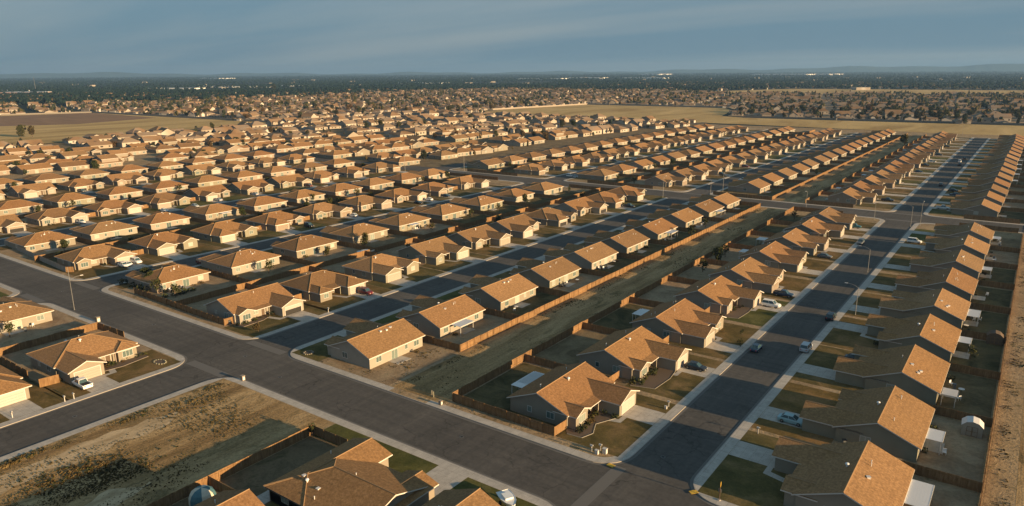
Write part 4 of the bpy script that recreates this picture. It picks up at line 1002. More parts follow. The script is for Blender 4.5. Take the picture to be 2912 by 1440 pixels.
# free standing tables / awnings behind the rightmost row
def table(x, y, w_, l_, h, label, mt='patio_white', rz=0):
    r = link('canopy', None, loc=(x, y, .14), rz=rz, label=label, cat='canopy')
    t_ = MB(); t_.box(-w_/2, w_/2, -l_/2, l_/2, h, h+.06, mt)
    for i in range(int(l_/.3)): yy_ = -l_/2+(i+.5)*.3; t_.box(-w_/2+.03, w_/2-.03, yy_-.04, yy_+.04, h+.06, h+.09, mt)
    link('canopy_top', t_.mesh('canopy_top'), r); p = MB(); p.box(-.05, .05, -.05, .05, 0, h, 'white_trim'); pm = p.mesh('post')
    for a in (-1, 1):
        for b_ in (-1, 1): link('post', pm, r, (a*(w_/2-.15), b_*(l_/2-.15), 0))
table(-6.6, 145.5, 2.4, 3.4, 2.2, 'pale flat canopy behind the third house, rightmost row', 'vent_metal')
table(-72.9, 105.5, 2.6, 7.6, 2.35, 'long light blue metal canopy behind the corner house by the alley')
table(-72.8, 154.0, 2.6, 4.6, 2.35, 'light blue metal canopy behind the third house, second row')
table(-73.2, 250.0, 3.0, 4.6, 2.35, 'light blue metal canopy further up behind the second row')
# tent / play house in the bottom yard
b = MB(); r = link('garden_tent', None, loc=(-90.2, 48.2, .14), rz=.5, label='striped blue and cream dome tent in the bottom yard', cat='tent')
mat('tent_blue', (.07, .16, .19), .7); mat('tent_cream', (.55, .50, .40), .7)
ns = 12; prof = [(1.9, 0), (1.85, 1.0), (1.6, 1.6), (1.0, 2.1), (0.02, 2.3)]
for half, mtn in ((0, 'tent_blue'), (1, 'tent_cream')):
    bb = MB()
    for k in range(ns):
        if (k//2) % 2 != half: continue
        a0, a1 = k*2*PI/ns, (k+1)*2*PI/ns
        for i in range(4):
            (r0, z0), (r1, z1) = prof[i], prof[i+1]
            bb.face([(r0*math.cos(a0), r0*math.sin(a0), z0), (r0*math.cos(a1), r0*math.sin(a1), z0), (r1*math.cos(a1), r1*math.sin(a1), z1), (r1*math.cos(a0), r1*math.sin(a0), z1)], mtn)
    link('tent_panel', bb.mesh('tent_panel'), r)
# round planter rings, rock rings
def planter(px, py, rad, label, shrub=True, sx=1.0):
    x, y = pix(px, py); r = link('planter_ring', None, loc=(x, y, .14), label=label, cat='planter')
    b = MB()
    for k in range(14):
        a0 = k*2*PI/14; b.box(rad*sx*math.cos(a0)-.16, rad*sx*math.cos(a0)+.16, rad*math.sin(a0)-.14, rad*math.sin(a0)+.14, 0, rnd.uniform(.14, .22), 'stucco')
    link('stone_border', b.mesh('stone_border'), r); b = MB(); b.prism([(rad*sx*.95*math.cos(k*PI/7), rad*.95*math.sin(k*PI/7)) for k in range(14)], 0, .06, 'bark'); link('soil', b.mesh('soil'), r)
planter(877, 1006, 1.0, 'round stone planter on the corner lawn of the middle street')
planter(455, 1032, 1.0, 'stone-ringed planter on the lower left corner lawn', sx=1.6)

# ------------------------------------------------------------------ vegetation
def leaf_cloud(lobes, n, size, seed, mt, name, flat=0.0):
    rg = np.random.RandomState(seed); V = []; 
    for (cx, cy, cz, rx, ry, rz_) in lobes:
        m_ = max(8, int(n*rx*ry*rz_/sum(l[3]*l[4]*l[5] for l in lobes)))
        d = rg.normal(size=(m_, 3)); d /= np.linalg.norm(d, axis=1)[:, None]
        rr = rg.uniform(0.45, 1.08, m_)**0.6
        c = np.array([cx, cy, cz])+d*rr[:, None]*np.array([rx, ry, rz_])
        for p in c:
            a = rg.normal(size=3); a /= np.linalg.norm(a); b = np.cross(a, rg.normal(size=3)); b /= np.linalg.norm(b)+1e-6
            s = size*rg.uniform(0.6, 1.3); V += [p-a*s-b*s*.6, p+a*s-b*s*.5, p+a*s*.8+b*s*.7, p-a*s*.7+b*s*.6]
    V = np.array(V); me = bpy.data.meshes.new(name); nf = len(V)//4
    me.from_pydata(V.tolist(), [], [(4*i, 4*i+1, 4*i+2, 4*i+3) for i in range(nf)])
    me.materials.append(MATS[mt]); me.update(); return me
def lobes(rg, n, R0, H0, base):
    out = []
    for k in range(n):
        a = rg.uniform(0, 2*PI); q = rg.uniform(0.0, R0*.6); s = rg.uniform(.35, .6)
        out.append((q*math.cos(a), q*math.sin(a), base+rg.uniform(.12, .85)*(H0-base), R0*s, R0*s, (H0-base)*s*.62))
    return out
TREES = {}
rg_ = random.Random(5)
for kname, mt, R0, H0, n, base in (('round', 'leaf_green', 3.4, 7.0, 800, 1.2), ('round2', 'leaf_dark', 3.8, 8.0, 860, 1.1), ('autumn', 'leaf_autumn', 3.2, 6.5, 700, 1.2), ('tall', 'leaf_dark', 2.2, 9.5, 700, .8), ('small', 'leaf_green', 1.5, 3.4, 160, .9)):
    for v_ in range(2):
        cm = leaf_cloud(lobes(rg_, 9, R0, H0, base), n, .36 if kname != 'small' else .2, rg_.randint(0, 9999), mt, 'crown')
        t_ = MB(); t_.tube([(0, 0, 0), (.1, .05, base*.8), (0, 0, H0*.55)], [R0*.09, R0*.065, R0*.03], 'bark', 6)
        for q in range(5):
            a = q*1.3+v_; t_.tube([(0, 0, base*.8+q*.2), (math.cos(a)*R0*.5, math.sin(a)*R0*.5, H0*(.45+.08*q))], [R0*.035, R0*.012], 'bark', 4)
        TREES[(kname, v_)] = (t_.mesh('trunk'), cm, H0)
TL = []
def tree(kind, x, y, h, label, group=None, z=0.13):
    tm, cm, H0 = TREES[(kind, rnd.randint(0, 1))]; s = h/H0
    r = link('tree', None, loc=(x, y, z), rz=rnd.uniform(0, 6.28), label=label, cat='tree', group=group, scale=(s*rnd.uniform(.85, 1.15), s*rnd.uniform(.85, 1.15), s))
    link('trunk', tm, r); link('crown', cm, r)
NSH = [0]
SHR = [leaf_cloud([(0, 0, .3, .5, .5, .4), (.3, .1, .25, .35, .35, .3)], 90, .10, 31+i, mtx, 'shrub') for i, mtx in enumerate(('leaf_green', 'leaf_dark', 'leaf_autumn'))]
def shrub(x, y, s, label, group=None, k=None, z=.13):
    NSH[0] += 1
    if NSH[0] > 295: return
    link('shrub', SHR[rnd.choice((0, 0, 1, 1, 2)) if k is None else k], loc=(x, y, z), rz=rnd.uniform(0, 6), label=label, cat='shrub', group=group, scale=(s*rnd.uniform(.8, 1.3), s*rnd.uniform(.8, 1.3), s))
for (px, py, kd, h, lb) in ((206, 385, 'round', 15, 'green tree of the pair standing in the dry field'), (297, 388, 'autumn', 14, 'brown tree of the pair standing in the dry field')):
    pass
x, y = pix(62, 391); tree('round', x, y, 11, 'greener left tree of the pair in the dry field at the left'); x, y = pix(93, 391); tree('autumn', x, y, 10, 'browner right tree of the pair in the dry field at the left')
for (px, py, kd, h, lb) in ((452, 838, 'small', 4.6, 'leafy yellow-green tree by the brown fence of the near cross street'), (432, 818, 'round', 4.2, 'bushy tree next to the hip-roofed corner house, left middle'), (412, 806, 'round', 4.2, 'dark bushy tree against the hip-roofed corner house'),
                        (735, 946, 'autumn', 2.2, 'small yellow sapling on the lawn of the middle street corner'), (2106, 988, 'small', 1.8, 'young green sapling on the third front lawn'), (2110, 955, 'small', 1.5, 'thin sapling above the young one on the third front lawn'),
                        (2040, 745, 'round', 4.5, 'dark spreading tree in a back yard beside the alley'), (887, 1242, 'small', 2.2, 'green sapling in the sunlit fence corner of the bottom yard'),
                        (170, 745, 'round2', 3.0, 'dark hedge-like tree behind the grey block wall'), (940, 590, 'round', 4.0, 'green tree between yards in the middle left rows'), (892, 575, 'small', 4.0, 'pale green tree beside a tan house in the left rows'),
                        (2572, 415, 'round', 8, 'big tree at the far end of the dirt alley'), (198, 452, 'round', 7, 'green tree among the left estate houses'), (1154, 285, 'tall', 20, 'tall dark tree rising in the distant estate centre'), (778, 262, 'round2', 22, 'wide dark tree at the distant estate, centre left'), (1050, 310, 'tall', 16, 'tall dark tree in the distant estate left of centre'), (986, 268, 'round2', 16, 'dark round tree in the distant estate')):
    x, y = pix(px, py); tree(kd, x, y, h, lb)
for (x, y, i) in BEDS: shrub(x, y, rnd.uniform(.6, 1.3), 'green shrub in the planted bed of '+['the corner house by the alley', 'the second house, second row', 'the fourth house, second row', 'the house with the white pickup', 'the middle street corner house'][i], 'shrubs in planted beds', k=rnd.choice((0, 1)))
for i, (px, py) in enumerate(((380, 818), (400, 826), (470, 848), (500, 842), (520, 836), (545, 830), (350, 810), (420, 830))):
    x, y = pix(px, py); shrub(x, y, rnd.uniform(1.6, 2.6), 'garden shrub beside the hip-roofed corner house behind the brown fence', 'garden shrubs of the corner house', k=rnd.choice((0, 1)))
for i, (px, py) in enumerate(((1800, 1085), (1815, 1075), (1822, 1090), (1840, 1068), (1830, 1080))):
    x, y = pix(px, py); shrub(x, y, 1.4, 'green bush in the flower bed at the bay window of the second house', 'flower bed bushes, second house', k=0)
for i, (px, py) in enumerate(((1682, 1192), (1690, 1182), (1675, 1205), (1715, 1165), (1722, 1176), (1748, 1190))):
    x, y = pix(px, py); shrub(x, y, 1.1 if i != 3 else 1.6, 'shrub in the front bed of the corner house by the alley', 'front bed shrubs, corner house', k=[0, 0, 2, 0, 0, 0][i])
# shrubs beside the houses
for (x, y, rz, key, pr, ri, hi, block, rown) in sorted(HOUSES, key=lambda q: math.hypot(q[0], q[1])):
    d = math.hypot(x, y)
    if not seen(x, y) or d > 480: continue
    c, s = math.cos(rz), math.sin(rz)
    wh = '%s house, %s, %s' % (ORD[hi], ROWN[rown], {0: 'front block', 1: 'near block', 2: 'far block'}[block])
    for k in range(rnd.randint(2, 5) if rz == 0 else rnd.randint(0, 3)):
        lx = rnd.uniform(7.2, 8.6); ly = rnd.uniform(-pr['Lh'], pr['Lh'])
        shrub(x+c*lx-s*ly, y+s*lx+c*ly, rnd.uniform(.6, 1.5), 'low shrub by the front wall of the '+wh, 'shrubs along front walls')
    if rz != 0:
        for k in range(rnd.randint(0, 4)):
            lx = -rnd.uniform(6.6, 7.6); ly = rnd.uniform(-pr['Lh'], pr['Lh'])
            shrub(x+c*lx-s*ly, y+s*lx+c*ly, rnd.uniform(.5, 1.5), 'shrub by the back wall of the '+wh, 'shrubs along back walls')
    if rnd.random() < (.75 if rown > 3 else .3):
        lx = -rnd.uniform(9, 14); ly = rnd.uniform(-7, 7); tree(rnd.choice(('small', 'round', 'small')), x+c*lx-s*ly, y+s*lx+c*ly, rnd.uniform(2.6, 4.5), 'small tree in the back yard of the '+wh, 'back yard trees')
# yard clutter: chairs, bins, boxes
def clutter(x, y, kind, label, group):
    b = MB()
    if kind == 'chair':
        r = link('garden_chair', None, loc=(x, y, .17), rz=rnd.uniform(0, 6), label=label, cat='chair', group=group)
        b.box(-.28, .28, -.28, .28, .38, .43, 'patio_white'); link('seat', b.mesh('seat'), r); c = MB(); c.box(-.28, -.22, -.28, .28, .43, .95, 'patio_white'); link('backrest', c.mesh('backrest'), r)
        l = MB(); l.box(-.02, .02, -.02, .02, 0, .38, 'patio_white'); lm = l.mesh('leg')
        for a in (-.24, .24):
            for q in (-.24, .24): link('leg', lm, r, (a, q, 0))
    elif kind == 'bin':
        r = link('wheelie_bin', None, loc=(x, y, .15), rz=rnd.uniform(0, 6), label=label, cat='bin', group=group)
        b.idx([(-.22, -.22, 0), (.22, -.22, 0), (.22, .22, 0), (-.22, .22, 0), (-.3, -.28, 1), (.3, -.28, 1), (.3, .28, 1), (-.3, .28, 1)], [(0, 3, 2, 1), (4, 5, 6, 7), (0, 1, 5, 4), (1, 2, 6, 5), (2, 3, 7, 6), (3, 0, 4, 7)], 'paint_grey'); link('body', b.mesh('body'), r)
        c = MB(); c.box(-.33, .33, -.31, .31, 1.0, 1.07, 'paint_dark'); link('lid', c.mesh('lid'), r)
    else:
        r = link('garden_table', None, loc=(x, y, .17), rz=rnd.uniform(0, 6), label=label, cat='table', group=group)
        b.tube([(0, 0, .7), (0, 0, .75)], .55, 'vent_metal', 12); link('top', b.mesh('top'), r); c = MB(); c.tube([(0, 0, 0), (0, 0, .7)], .05, 'dark', 6); link('leg', c.mesh('leg'), r)
for (x, y, rz, key, pr, ri, hi, block, rown) in HOUSES:
    d = math.hypot(x, y)
    if not seen(x, y) or d > 300 or (block == 1 and ri == 2 and hi == 0): continue
    c, s = math.cos(rz), math.sin(rz); wh = '%s house, %s' % (ORD[hi], ROWN[rown])
    if rz != 0 and rnd.random() < .75:
        for kd in rnd.sample(['chair', 'chair', 'table', 'bin', 'chair'], rnd.randint(1, 4)):
            lx = -rnd.uniform(6.8, 9.5); ly = rnd.uniform(-4, 6)
            clutter(x+c*lx-s*ly, y+s*lx+c*ly, kd, {'chair': 'white garden chair', 'table': 'small round garden table', 'bin': 'grey wheelie bin'}[kd]+' behind the '+wh, 'things in back yards')
    if rnd.random() < .4: 
        lx = rnd.uniform(3.8, 5.5); ly = (pr['Lh']+.9)*rnd.choice((-1, 1)); clutter(x+c*lx-s*ly, y+s*lx+c*ly, 'bin', 'grey wheelie bin beside the side wall of the '+wh, 'bins beside houses')
# weeds and dry grass tufts
def tufts(name, regions, per, hgt, mts, seed, label):
    rg = np.random.RandomState(seed); V = []; Mi = []
    for (x0, x1, y0, y1, dens, f) in regions:
        n = int((x1-x0)*(y1-y0)*dens)
        P = np.stack([rg.uniform(x0, x1, n), rg.uniform(y0, y1, n)], 1)
        for (px, py) in P:
            nv = noise.noise(Vector((px*f, py*f*.6, seed*1.7)))+.35*noise.noise(Vector((px*f*4, py*f*4, seed)))
            ed = min(px-x0, x1-px, (py-y0)*.5, (y1-py)*.5)/min(3.0, (x1-x0)*.35)
            nv += min(0, ed-1)*.45
            if nv < 0.02 or not seen(px, py, 0, 20): continue
            s = hgt*(0.5+nv*1.6)*rg.uniform(.6, 1.3)
            mi_ = rg.randint(0, len(mts))
            for q in range(per):
                a = rg.uniform(0, 2*PI); dx_, dy_ = math.cos(a)*s*.7, math.sin(a)*s*.7; ox, oy = rg.uniform(-s, s, 2)*.7; lx, ly = rg.uniform(-s, s, 2)*.5
                V += [(px+ox-dx_, py+oy-dy_, .12), (px+ox+dx_, py+oy+dy_, .12), (px+ox+dx_*.7+lx, py+oy+dy_*.7+ly, .13+s), (px+ox-dx_*.6+lx, py+oy-dy_*.6+ly, .13+s*.9)]; Mi.append(mi_)
    me = bpy.data.meshes.new(name); nf = len(V)//4
    me.from_pydata(V, [], [(4*i, 4*i+1, 4*i+2, 4*i+3) for i in range(nf)])
    for k in mts: me.materials.append(MATS[k])
    me.polygons.foreach_set('material_index', Mi); me.update()
    link(name, me, kind='stuff', label=label, cat='weeds')
tufts('dry_weeds', [(-126.5, -93.8, 20, 75, 3.5, .12), (-126.3, -122.6, 20, 74.5, 9, .2), (-116, -105, 18, 52, 10, .1), (-115, -110, 58, 66, 5, .2), (-104.5, -96.6, 92, 114, 3.0, .3), (-124, -96, 91.8, 95.5, 3.5, .3), (-95.8, -93.0, 92, 230, 3.0, .25), (-95.8, -82.6, 92, 320, .7, .12), (1.0, 4.4, 80, 330, 2.2, .3), (-82, -50, 91.8, 93.4, 3.0, .4)], 4, .12, ['straw', 'straw', 'leaf_autumn'], 3, 'dry straw-coloured weeds on the vacant ground')
tufts('dry_weeds', [(-117, -104.5, 16, 50, 5, .13), (-126.3, -123.4, 16, 68, 6, .25), (-115.5, -111, 57, 64, 4, .3), (-104, -97, 96, 116, 1.5, .3)], 5, .15, ['straw', 'straw', 'leaf_autumn', 'leaf_green', 'straw'], 5, 'bushy golden and olive weeds in the vacant lot')
tufts('green_weeds', [(-126.5, -122.5, 20, 74, 2.2, .3), (-124, -96, 91.8, 94.4, 3.5, .5), (-212, -156, 91.6, 93.4, 2.0, .4), (-96.3, -92, 115, 325, 1.8, .2), (-84.8, -82.6, 92, 325, 2.0, .3), (-95.8, -82.6, 343, 700, .35, .1), (1.0, 4.6, 80, 330, 2.0, .4), (8, 11, 80, 330, 1.5, .4), (-126, -94, 20, 60, .35, .15)], 4, .13, ['leaf_green', 'leaf_dark'], 9, 'green weeds growing along fences and kerbs')

# ------------------------------------------------------------------ middle and far estates
def inpoly(x, y, P):
    c = False; j = len(P)-1
    for i in range(len(P)):
        if (P[i][1] > y) != (P[j][1] > y) and x < (P[j][0]-P[i][0])*(y-P[i][1])/(P[j][1]-P[i][1])+P[i][0]: c = not c
        j = i
    return c
ZONES = [  # polygon, angle, house pitch, row spacing
 ([(-484, 92), (-690, 110), (-700, 235), (-720, 320), (-742, 361), (-748, 474), (-726, 516), (-762, 560), (-762, 800), (-617, 803), (-500, 812), (-419, 810), (-312, 822), (-312, 345), (-400, 343), (-484, 343)], R_(85), 20.5, 35),
 ([(-1216, 556), (-768, 562), (-768, 800), (-640, 815), (-712, 905), (-672, 1160), (-410, 1160), (-375, 1105), (-337, 955), (-180, 940), (60, 955), (60, 1930), (-281, 1900), (-619, 1845), (-790, 1870), (-800, 2000), (-1500, 1900), (-1900, 1250), (-1500, 640)], R_(14), 18.5, 30),
 ([(-1900, 350), (-1275, 440), (-1225, 556), (-1500, 640), (-1900, 1250), (-2400, 900)], R_(-20), 19, 31),
 ([(-1500, 1900), (-800, 2000), (-640, 2400), (300, 2450), (300, 3300), (-1500, 3200)], R_(5), 24, 55),
]
rg = random.Random(11); FARH = []; FART = []; ROADQ = []
for zi, (P, ang, pitch, rs) in enumerate(ZONES):
    xs = [p[0] for p in P]; ys = [p[1] for p in P]; cx, cy = sum(xs)/len(xs), sum(ys)/len(ys); ext = max(max(xs)-min(xs), max(ys)-min(ys))
    ca, sa = math.cos(ang), math.sin(ang); nr = int(ext/rs)
    for i in range(-nr, nr):
        pair = i % 2; v = i*rs+(3.0 if pair else -3.0)
        ph = rg.uniform(0, pitch)
        for j in range(int(-ext/pitch), int(ext/pitch)):
            u = j*pitch+ph+rg.uniform(-1.2, 1.2); vv = v+(16 if zi == 0 else 9)*math.sin(u*.011+zi)+rg.uniform(-1, 1)*(2.5 if zi == 0 else 1)
            x = cx+ca*u-sa*vv; y = cy+sa*u+ca*vv
            if not inpoly(x, y, P) or not seen(x, y, 2, 40): continue
            if (j % 11 == 0): continue
            r_ = rg.random()
            if r_ < .05+.05*(zi > 0)+.25*(zi == 3): 
                FART.append((x, y, rg.uniform(5, 9), rg.choice(('round', 'round2', 'autumn', 'tall')))); continue
            rz = ang+math.pi/2*(1 if pair else -1)+rg.choice((0, 0, 0, math.pi/2, -math.pi/2) if zi else (0, 0, 0, 0, 0, 0, math.pi/2))+rg.uniform(-.06, .06)*(2.2 if zi == 0 else 1)
            FARH.append((x, y, rz, zi))
            tp = (1.0, .9, .9, 1.8)[zi]
            if x > -330 and zi == 1: tp = 1.5
            while rg.random() < tp:
                tp -= 1.0*rg.random()
                FART.append((x+rg.uniform(-11, 11), y+rg.uniform(-11, 11), rg.uniform(3.0, 8.0)*(1.2 if zi > 0 else .7), rg.choice(('round', 'round2', 'autumn', 'round2', 'round', 'tall'))))
        # street strip between row pairs
        if pair == 0 and zi < 2:
            for j in range(int(-ext/60), int(ext/60)):
                u0, u1 = j*60, j*60+60; vs_ = (i-.5)*rs
                q = []
                for (u, dv) in ((u0, -4.5), (u1, -4.5), (u1, 4.5), (u0, 4.5)):
                    vv = vs_+(16 if zi == 0 else 9)*math.sin(u*.011+zi)+dv; q.append((cx+ca*u-sa*vv, cy+sa*u+ca*vv))
                mx, my = sum(p[0] for p in q)/4, sum(p[1] for p in q)/4
                if inpoly(mx, my, P) and seen(mx, my, 0, 60): ROADQ.append(q)
mb = MB()
for q in ROADQ: mb.face([(x, y, .10) for x, y in q], 'asphalt')
struct('road', mb)
for zi in (0, 1):
    P = ZONES[zi][0]; sheet('ground', P, .05, 'yard')
FARH.sort(key=lambda h: math.hypot(h[0], h[1]))
n_ind = max(0, 298-len(HOUSES)-3)
pk = list(PROTO.keys())
for i, (x, y, rz, zi) in enumerate(FARH[:n_ind]):
    two = rg.random() < .08
    pr = rg.choice(TWO) if two else rg.choice(PROTO[rg.choice(pk)])
    side = ('beside the left dry field' if x < -640 else 'left of the ninth row') if y < 340 else ('just beyond the far cross street' if y < 420 else 'well beyond the far cross street')
    kd_ = 'hip-roofed' if not two and pr['hip'] else 'gabled'
    place_house(pr, x, y, rz, ('two-storey %s tan house' if two else 'low %s tan house') % kd_+' in the crowded estate '+side, 'houses of the crowded middle estate', 1)
    for sxx in ((0,) if rg.random() < .5 else (0, 1)):
        pass
# merged far houses as one object
def merged(name, insts, V0, F0, M0, mats, kind='stuff', label=None, cat=None, jitter=None):
    V0 = np.array(V0, float); nv = len(V0); out = np.zeros((len(insts)*nv, 3)); faces = []; mi_ = []
    for k, (x, y, z, rz, sx, sy, sz) in enumerate(insts):
        c, s = math.cos(rz), math.sin(rz); A = V0*np.array([sx, sy, sz])
        if jitter is not None: A = A*(1+jitter*np.random.RandomState(k % 97).uniform(-1, 1, (nv, 1)))
        out[k*nv:(k+1)*nv, 0] = x+c*A[:, 0]-s*A[:, 1]; out[k*nv:(k+1)*nv, 1] = y+s*A[:, 0]+c*A[:, 1]; out[k*nv:(k+1)*nv, 2] = z+A[:, 2]
    ls = np.array([len(f) for f in F0]); base = np.array([i for f in F0 for i in f]); nl = len(base); n = len(insts)
    me = bpy.data.meshes.new(name); me.vertices.add(n*nv); me.vertices.foreach_set('co', out.ravel())
    li = (base[None, :]+(np.arange(n)*nv)[:, None]).ravel(); me.loops.add(len(li)); me.loops.foreach_set('vertex_index', li.astype(np.int32))
    st = np.concatenate([[0], np.cumsum(ls)[:-1]]); allst = (st[None, :]+(np.arange(n)*nl)[:, None]).ravel()
    me.polygons.add(n*len(F0)); me.polygons.foreach_set('loop_start', allst.astype(np.int32)); me.polygons.foreach_set('loop_total', np.tile(ls, n).astype(np.int32))
    for k in mats: me.materials.append(MATS[k])
    me.polygons.foreach_set('material_index', np.tile(np.array(M0), n).astype(np.int32)); me.update(calc_edges=True); me.validate()
    return link(name, me, kind=kind, label=label, cat=cat)
def house_lowpoly(hip):
    mb = MB()
    def addw(axis, a0, a1, b0, b1, e, dz=0):
        zw = ZE+dz; bm = (b0+b1)/2
        def P(a, b, z): return (a, b, z) if axis == 'x' else (b, a, z)
        for a, gb in ((a0, e[0]), (a1, e[1])): mb.face([P(a, b0, 0), P(a, b1, 0), P(a, b1, zw)]+([P(a, bm, zw+(b1-b0)/2*SL)] if gb else [])+[P(a, b0, zw)], 'far_wall')
        for b in (b0, b1): mb.face([P(a0, b, 0), P(a1, b, 0), P(a1, b, zw), P(a0, b, zw)], 'far_wall')
        hw = (b1-b0)/2+.5; zr = zw+hw*SL; r0 = a0-.5 if e[0] else a0-.5+hw; r1 = a1+.5 if e[1] else a1+.5-hw; q = 0.04
        A, B, C_, D = P(a0-.5, b0-.5, zw+q), P(a1+.5, b0-.5, zw+q), P(a1+.5, b1+.5, zw+q), P(a0-.5, b1+.5, zw+q); E_, F_ = P(r0, bm, zr+q), P(r1, bm, zr+q)
        mb.face([A, B, F_, E_], 'far_roof'); mb.face([C_, D, E_, F_], 'far_roof')
        if not e[0]: mb.face([D, A, E_], 'far_roof')
        if not e[1]: mb.face([B, C_, F_], 'far_roof')
    addw('y', -8, 8, -6, 6, (not hip, not hip)); addw('x', 2, 11, 1.2, 7.4, (True, True), -.03); addw('x', 2, 8, -7.5, -3.6, (True, True), -.03)
    for (y0, y1) in ((-6.5, -5.2), (-1, 1), (3.4, 5.0)): mb.face([(-6.02, y0, .9), (-6.02, y1, .9), (-6.02, y1, 2.0), (-6.02, y0, 2.0)], 'dark')
    mb.face([(11.02, 1.9, .1), (11.02, 6.7, .1), (11.02, 6.7, 2.2), (11.02, 1.9, 2.2)], 'white_trim')
    return mb
for hp in (False, True):
    lp = house_lowpoly(hp); ins = []
    for k, (x, y, rz, zi) in enumerate(FARH[n_ind:]):
        if (k % 2 == 0) != hp: continue
        s = rg.uniform(.85, 1.08); ins.append((x, y, .1, rz, s, s*rg.choice((1, 1, -1)), s*rg.choice((1, 1, 1, 1.05, 1.7 if zi else 1.5))))
    merged('distant_houses', ins, lp.v, lp.f, lp.m, lp.mats, label='distant %s houses of the far estates' % ('hip-roofed' if hp else 'gabled'), cat='houses')
# low garden walls and hedges between the far houses: block clumps merged
# trees: the largest ones individually, the rest merged
FART = [t for t in FART if seen(t[0], t[1], 2, 20)]
FART.sort(key=lambda t: -t[2]/math.hypot(t[0], t[1]))
for (x, y, h, kd) in FART[:250]:
    tree(kd, x, y, h, {'round': 'round green tree', 'round2': 'dark spreading tree', 'autumn': 'brownish autumn tree', 'tall': 'tall narrow dark tree'}[kd]+(' in the leafy suburb beyond the right field' if x > -420 and y > 900 else ' in the crowded estate near the left field' if x < -560 and y < 620 else ' among the houses beyond the far cross street' if y < 900 else ' between houses of the distant town'), 'trees among the distant estates', z=.1)
# rough blob crown for merged trees
def ico():
    t = (1+5**.5)/2; V = [(-1, t, 0), (1, t, 0), (-1, -t, 0), (1, -t, 0), (0, -1, t), (0, 1, t), (0, -1, -t), (0, 1, -t), (t, 0, -1), (t, 0, 1), (-t, 0, -1), (-t, 0, 1)]
    F = [(0, 11, 5), (0, 5, 1), (0, 1, 7), (0, 7, 10), (0, 10, 11), (1, 5, 9), (5, 11, 4), (11, 10, 2), (10, 7, 6), (7, 1, 8), (3, 9, 4), (3, 4, 2), (3, 2, 6), (3, 6, 8), (3, 8, 9), (4, 9, 5), (2, 4, 11), (6, 2, 10), (8, 6, 7), (9, 8, 1)]
    V = np.array(V, float); V /= np.linalg.norm(V[0]); return V, F
IV, IF = ico()
rs_ = np.random.RandomState(4)
def blobs(k, n):
    V = []; F = []
    for i in range(n):
        c = rs_.uniform(-.55, .55, 3); c[2] = rs_.uniform(.35, .8); r0 = rs_.uniform(.28, .5)
        o = len(V)*1; VV = IV*r0*(1+.25*rs_.uniform(-1, 1, (12, 1)))+c; V += VV.tolist(); F += [tuple(q+o for q in f) for f in IF]
    V += [(-.05, 0, 0), (.05, 0, 0), (.05, 0, .5), (-.05, 0, .5)]; o = len(V)-4; F.append((o, o+1, o+2, o+3))
    return V, F
for kk, mtn in enumerate(('leaf_dark', 'leaf_green', 'leaf_autumn')):
    Vb, Fb = blobs(kk, 5)
    ins = [(x, y, 0, rg.uniform(0, 6), h*.42, h*.42, h) for k, (x, y, h, kd) in enumerate(FART[250:]) if k % 4 == kk or (k % 4 == 3 and kk == 0)]
    merged('distant_trees', ins, Vb, Fb, [0]*len(Fb), [mtn], label='%s distant trees between the far houses' % ('dark', 'green', 'brownish')[kk], cat='trees')
# wooded plain up to the horizon
ins = []; ins2 = []
r9 = np.random.RandomState(21)
def okpt(x, y):
    for P in ([(-782, 1880), (-760, 2040), (-640, 2380), (400, 2420), (400, 1945), (-281, 1905), (-619, 1850)],): 
        if inpoly(x, y, P): return False
    return True
a0, a1 = R_(90+YAW/R_(1)-37), R_(90+YAW/R_(1)+37)
for k in range(40000):
    a = r9.uniform(a0, a1); d = 1700*math.exp(r9.uniform(0, 2.15)); x, y = d*math.cos(a), d*math.sin(a)
    if d < 2450 and -1500 < x < 60 and y < 1950 and y > 560: continue
    if not seen(x, y, 5, 20) or not okpt(x, y): continue
    nvv = noise.noise(Vector((x*.0016, y*.0016, 3)))+.5*noise.noise(Vector((x*.006, y*.006, 1)))
    if nvv < -.35 and d < 6000: continue
    h = r9.uniform(6, 13); ins.append((x, y, 0, r9.uniform(0, 6), h*.6, h*.6, h))
Vb, Fb = blobs(9, 3)
merged('far_woods', ins, Vb, Fb, [0]*len(Fb), ['leaf_far_shaded'], label='dark wooded plain reaching to the horizon', cat='woods')
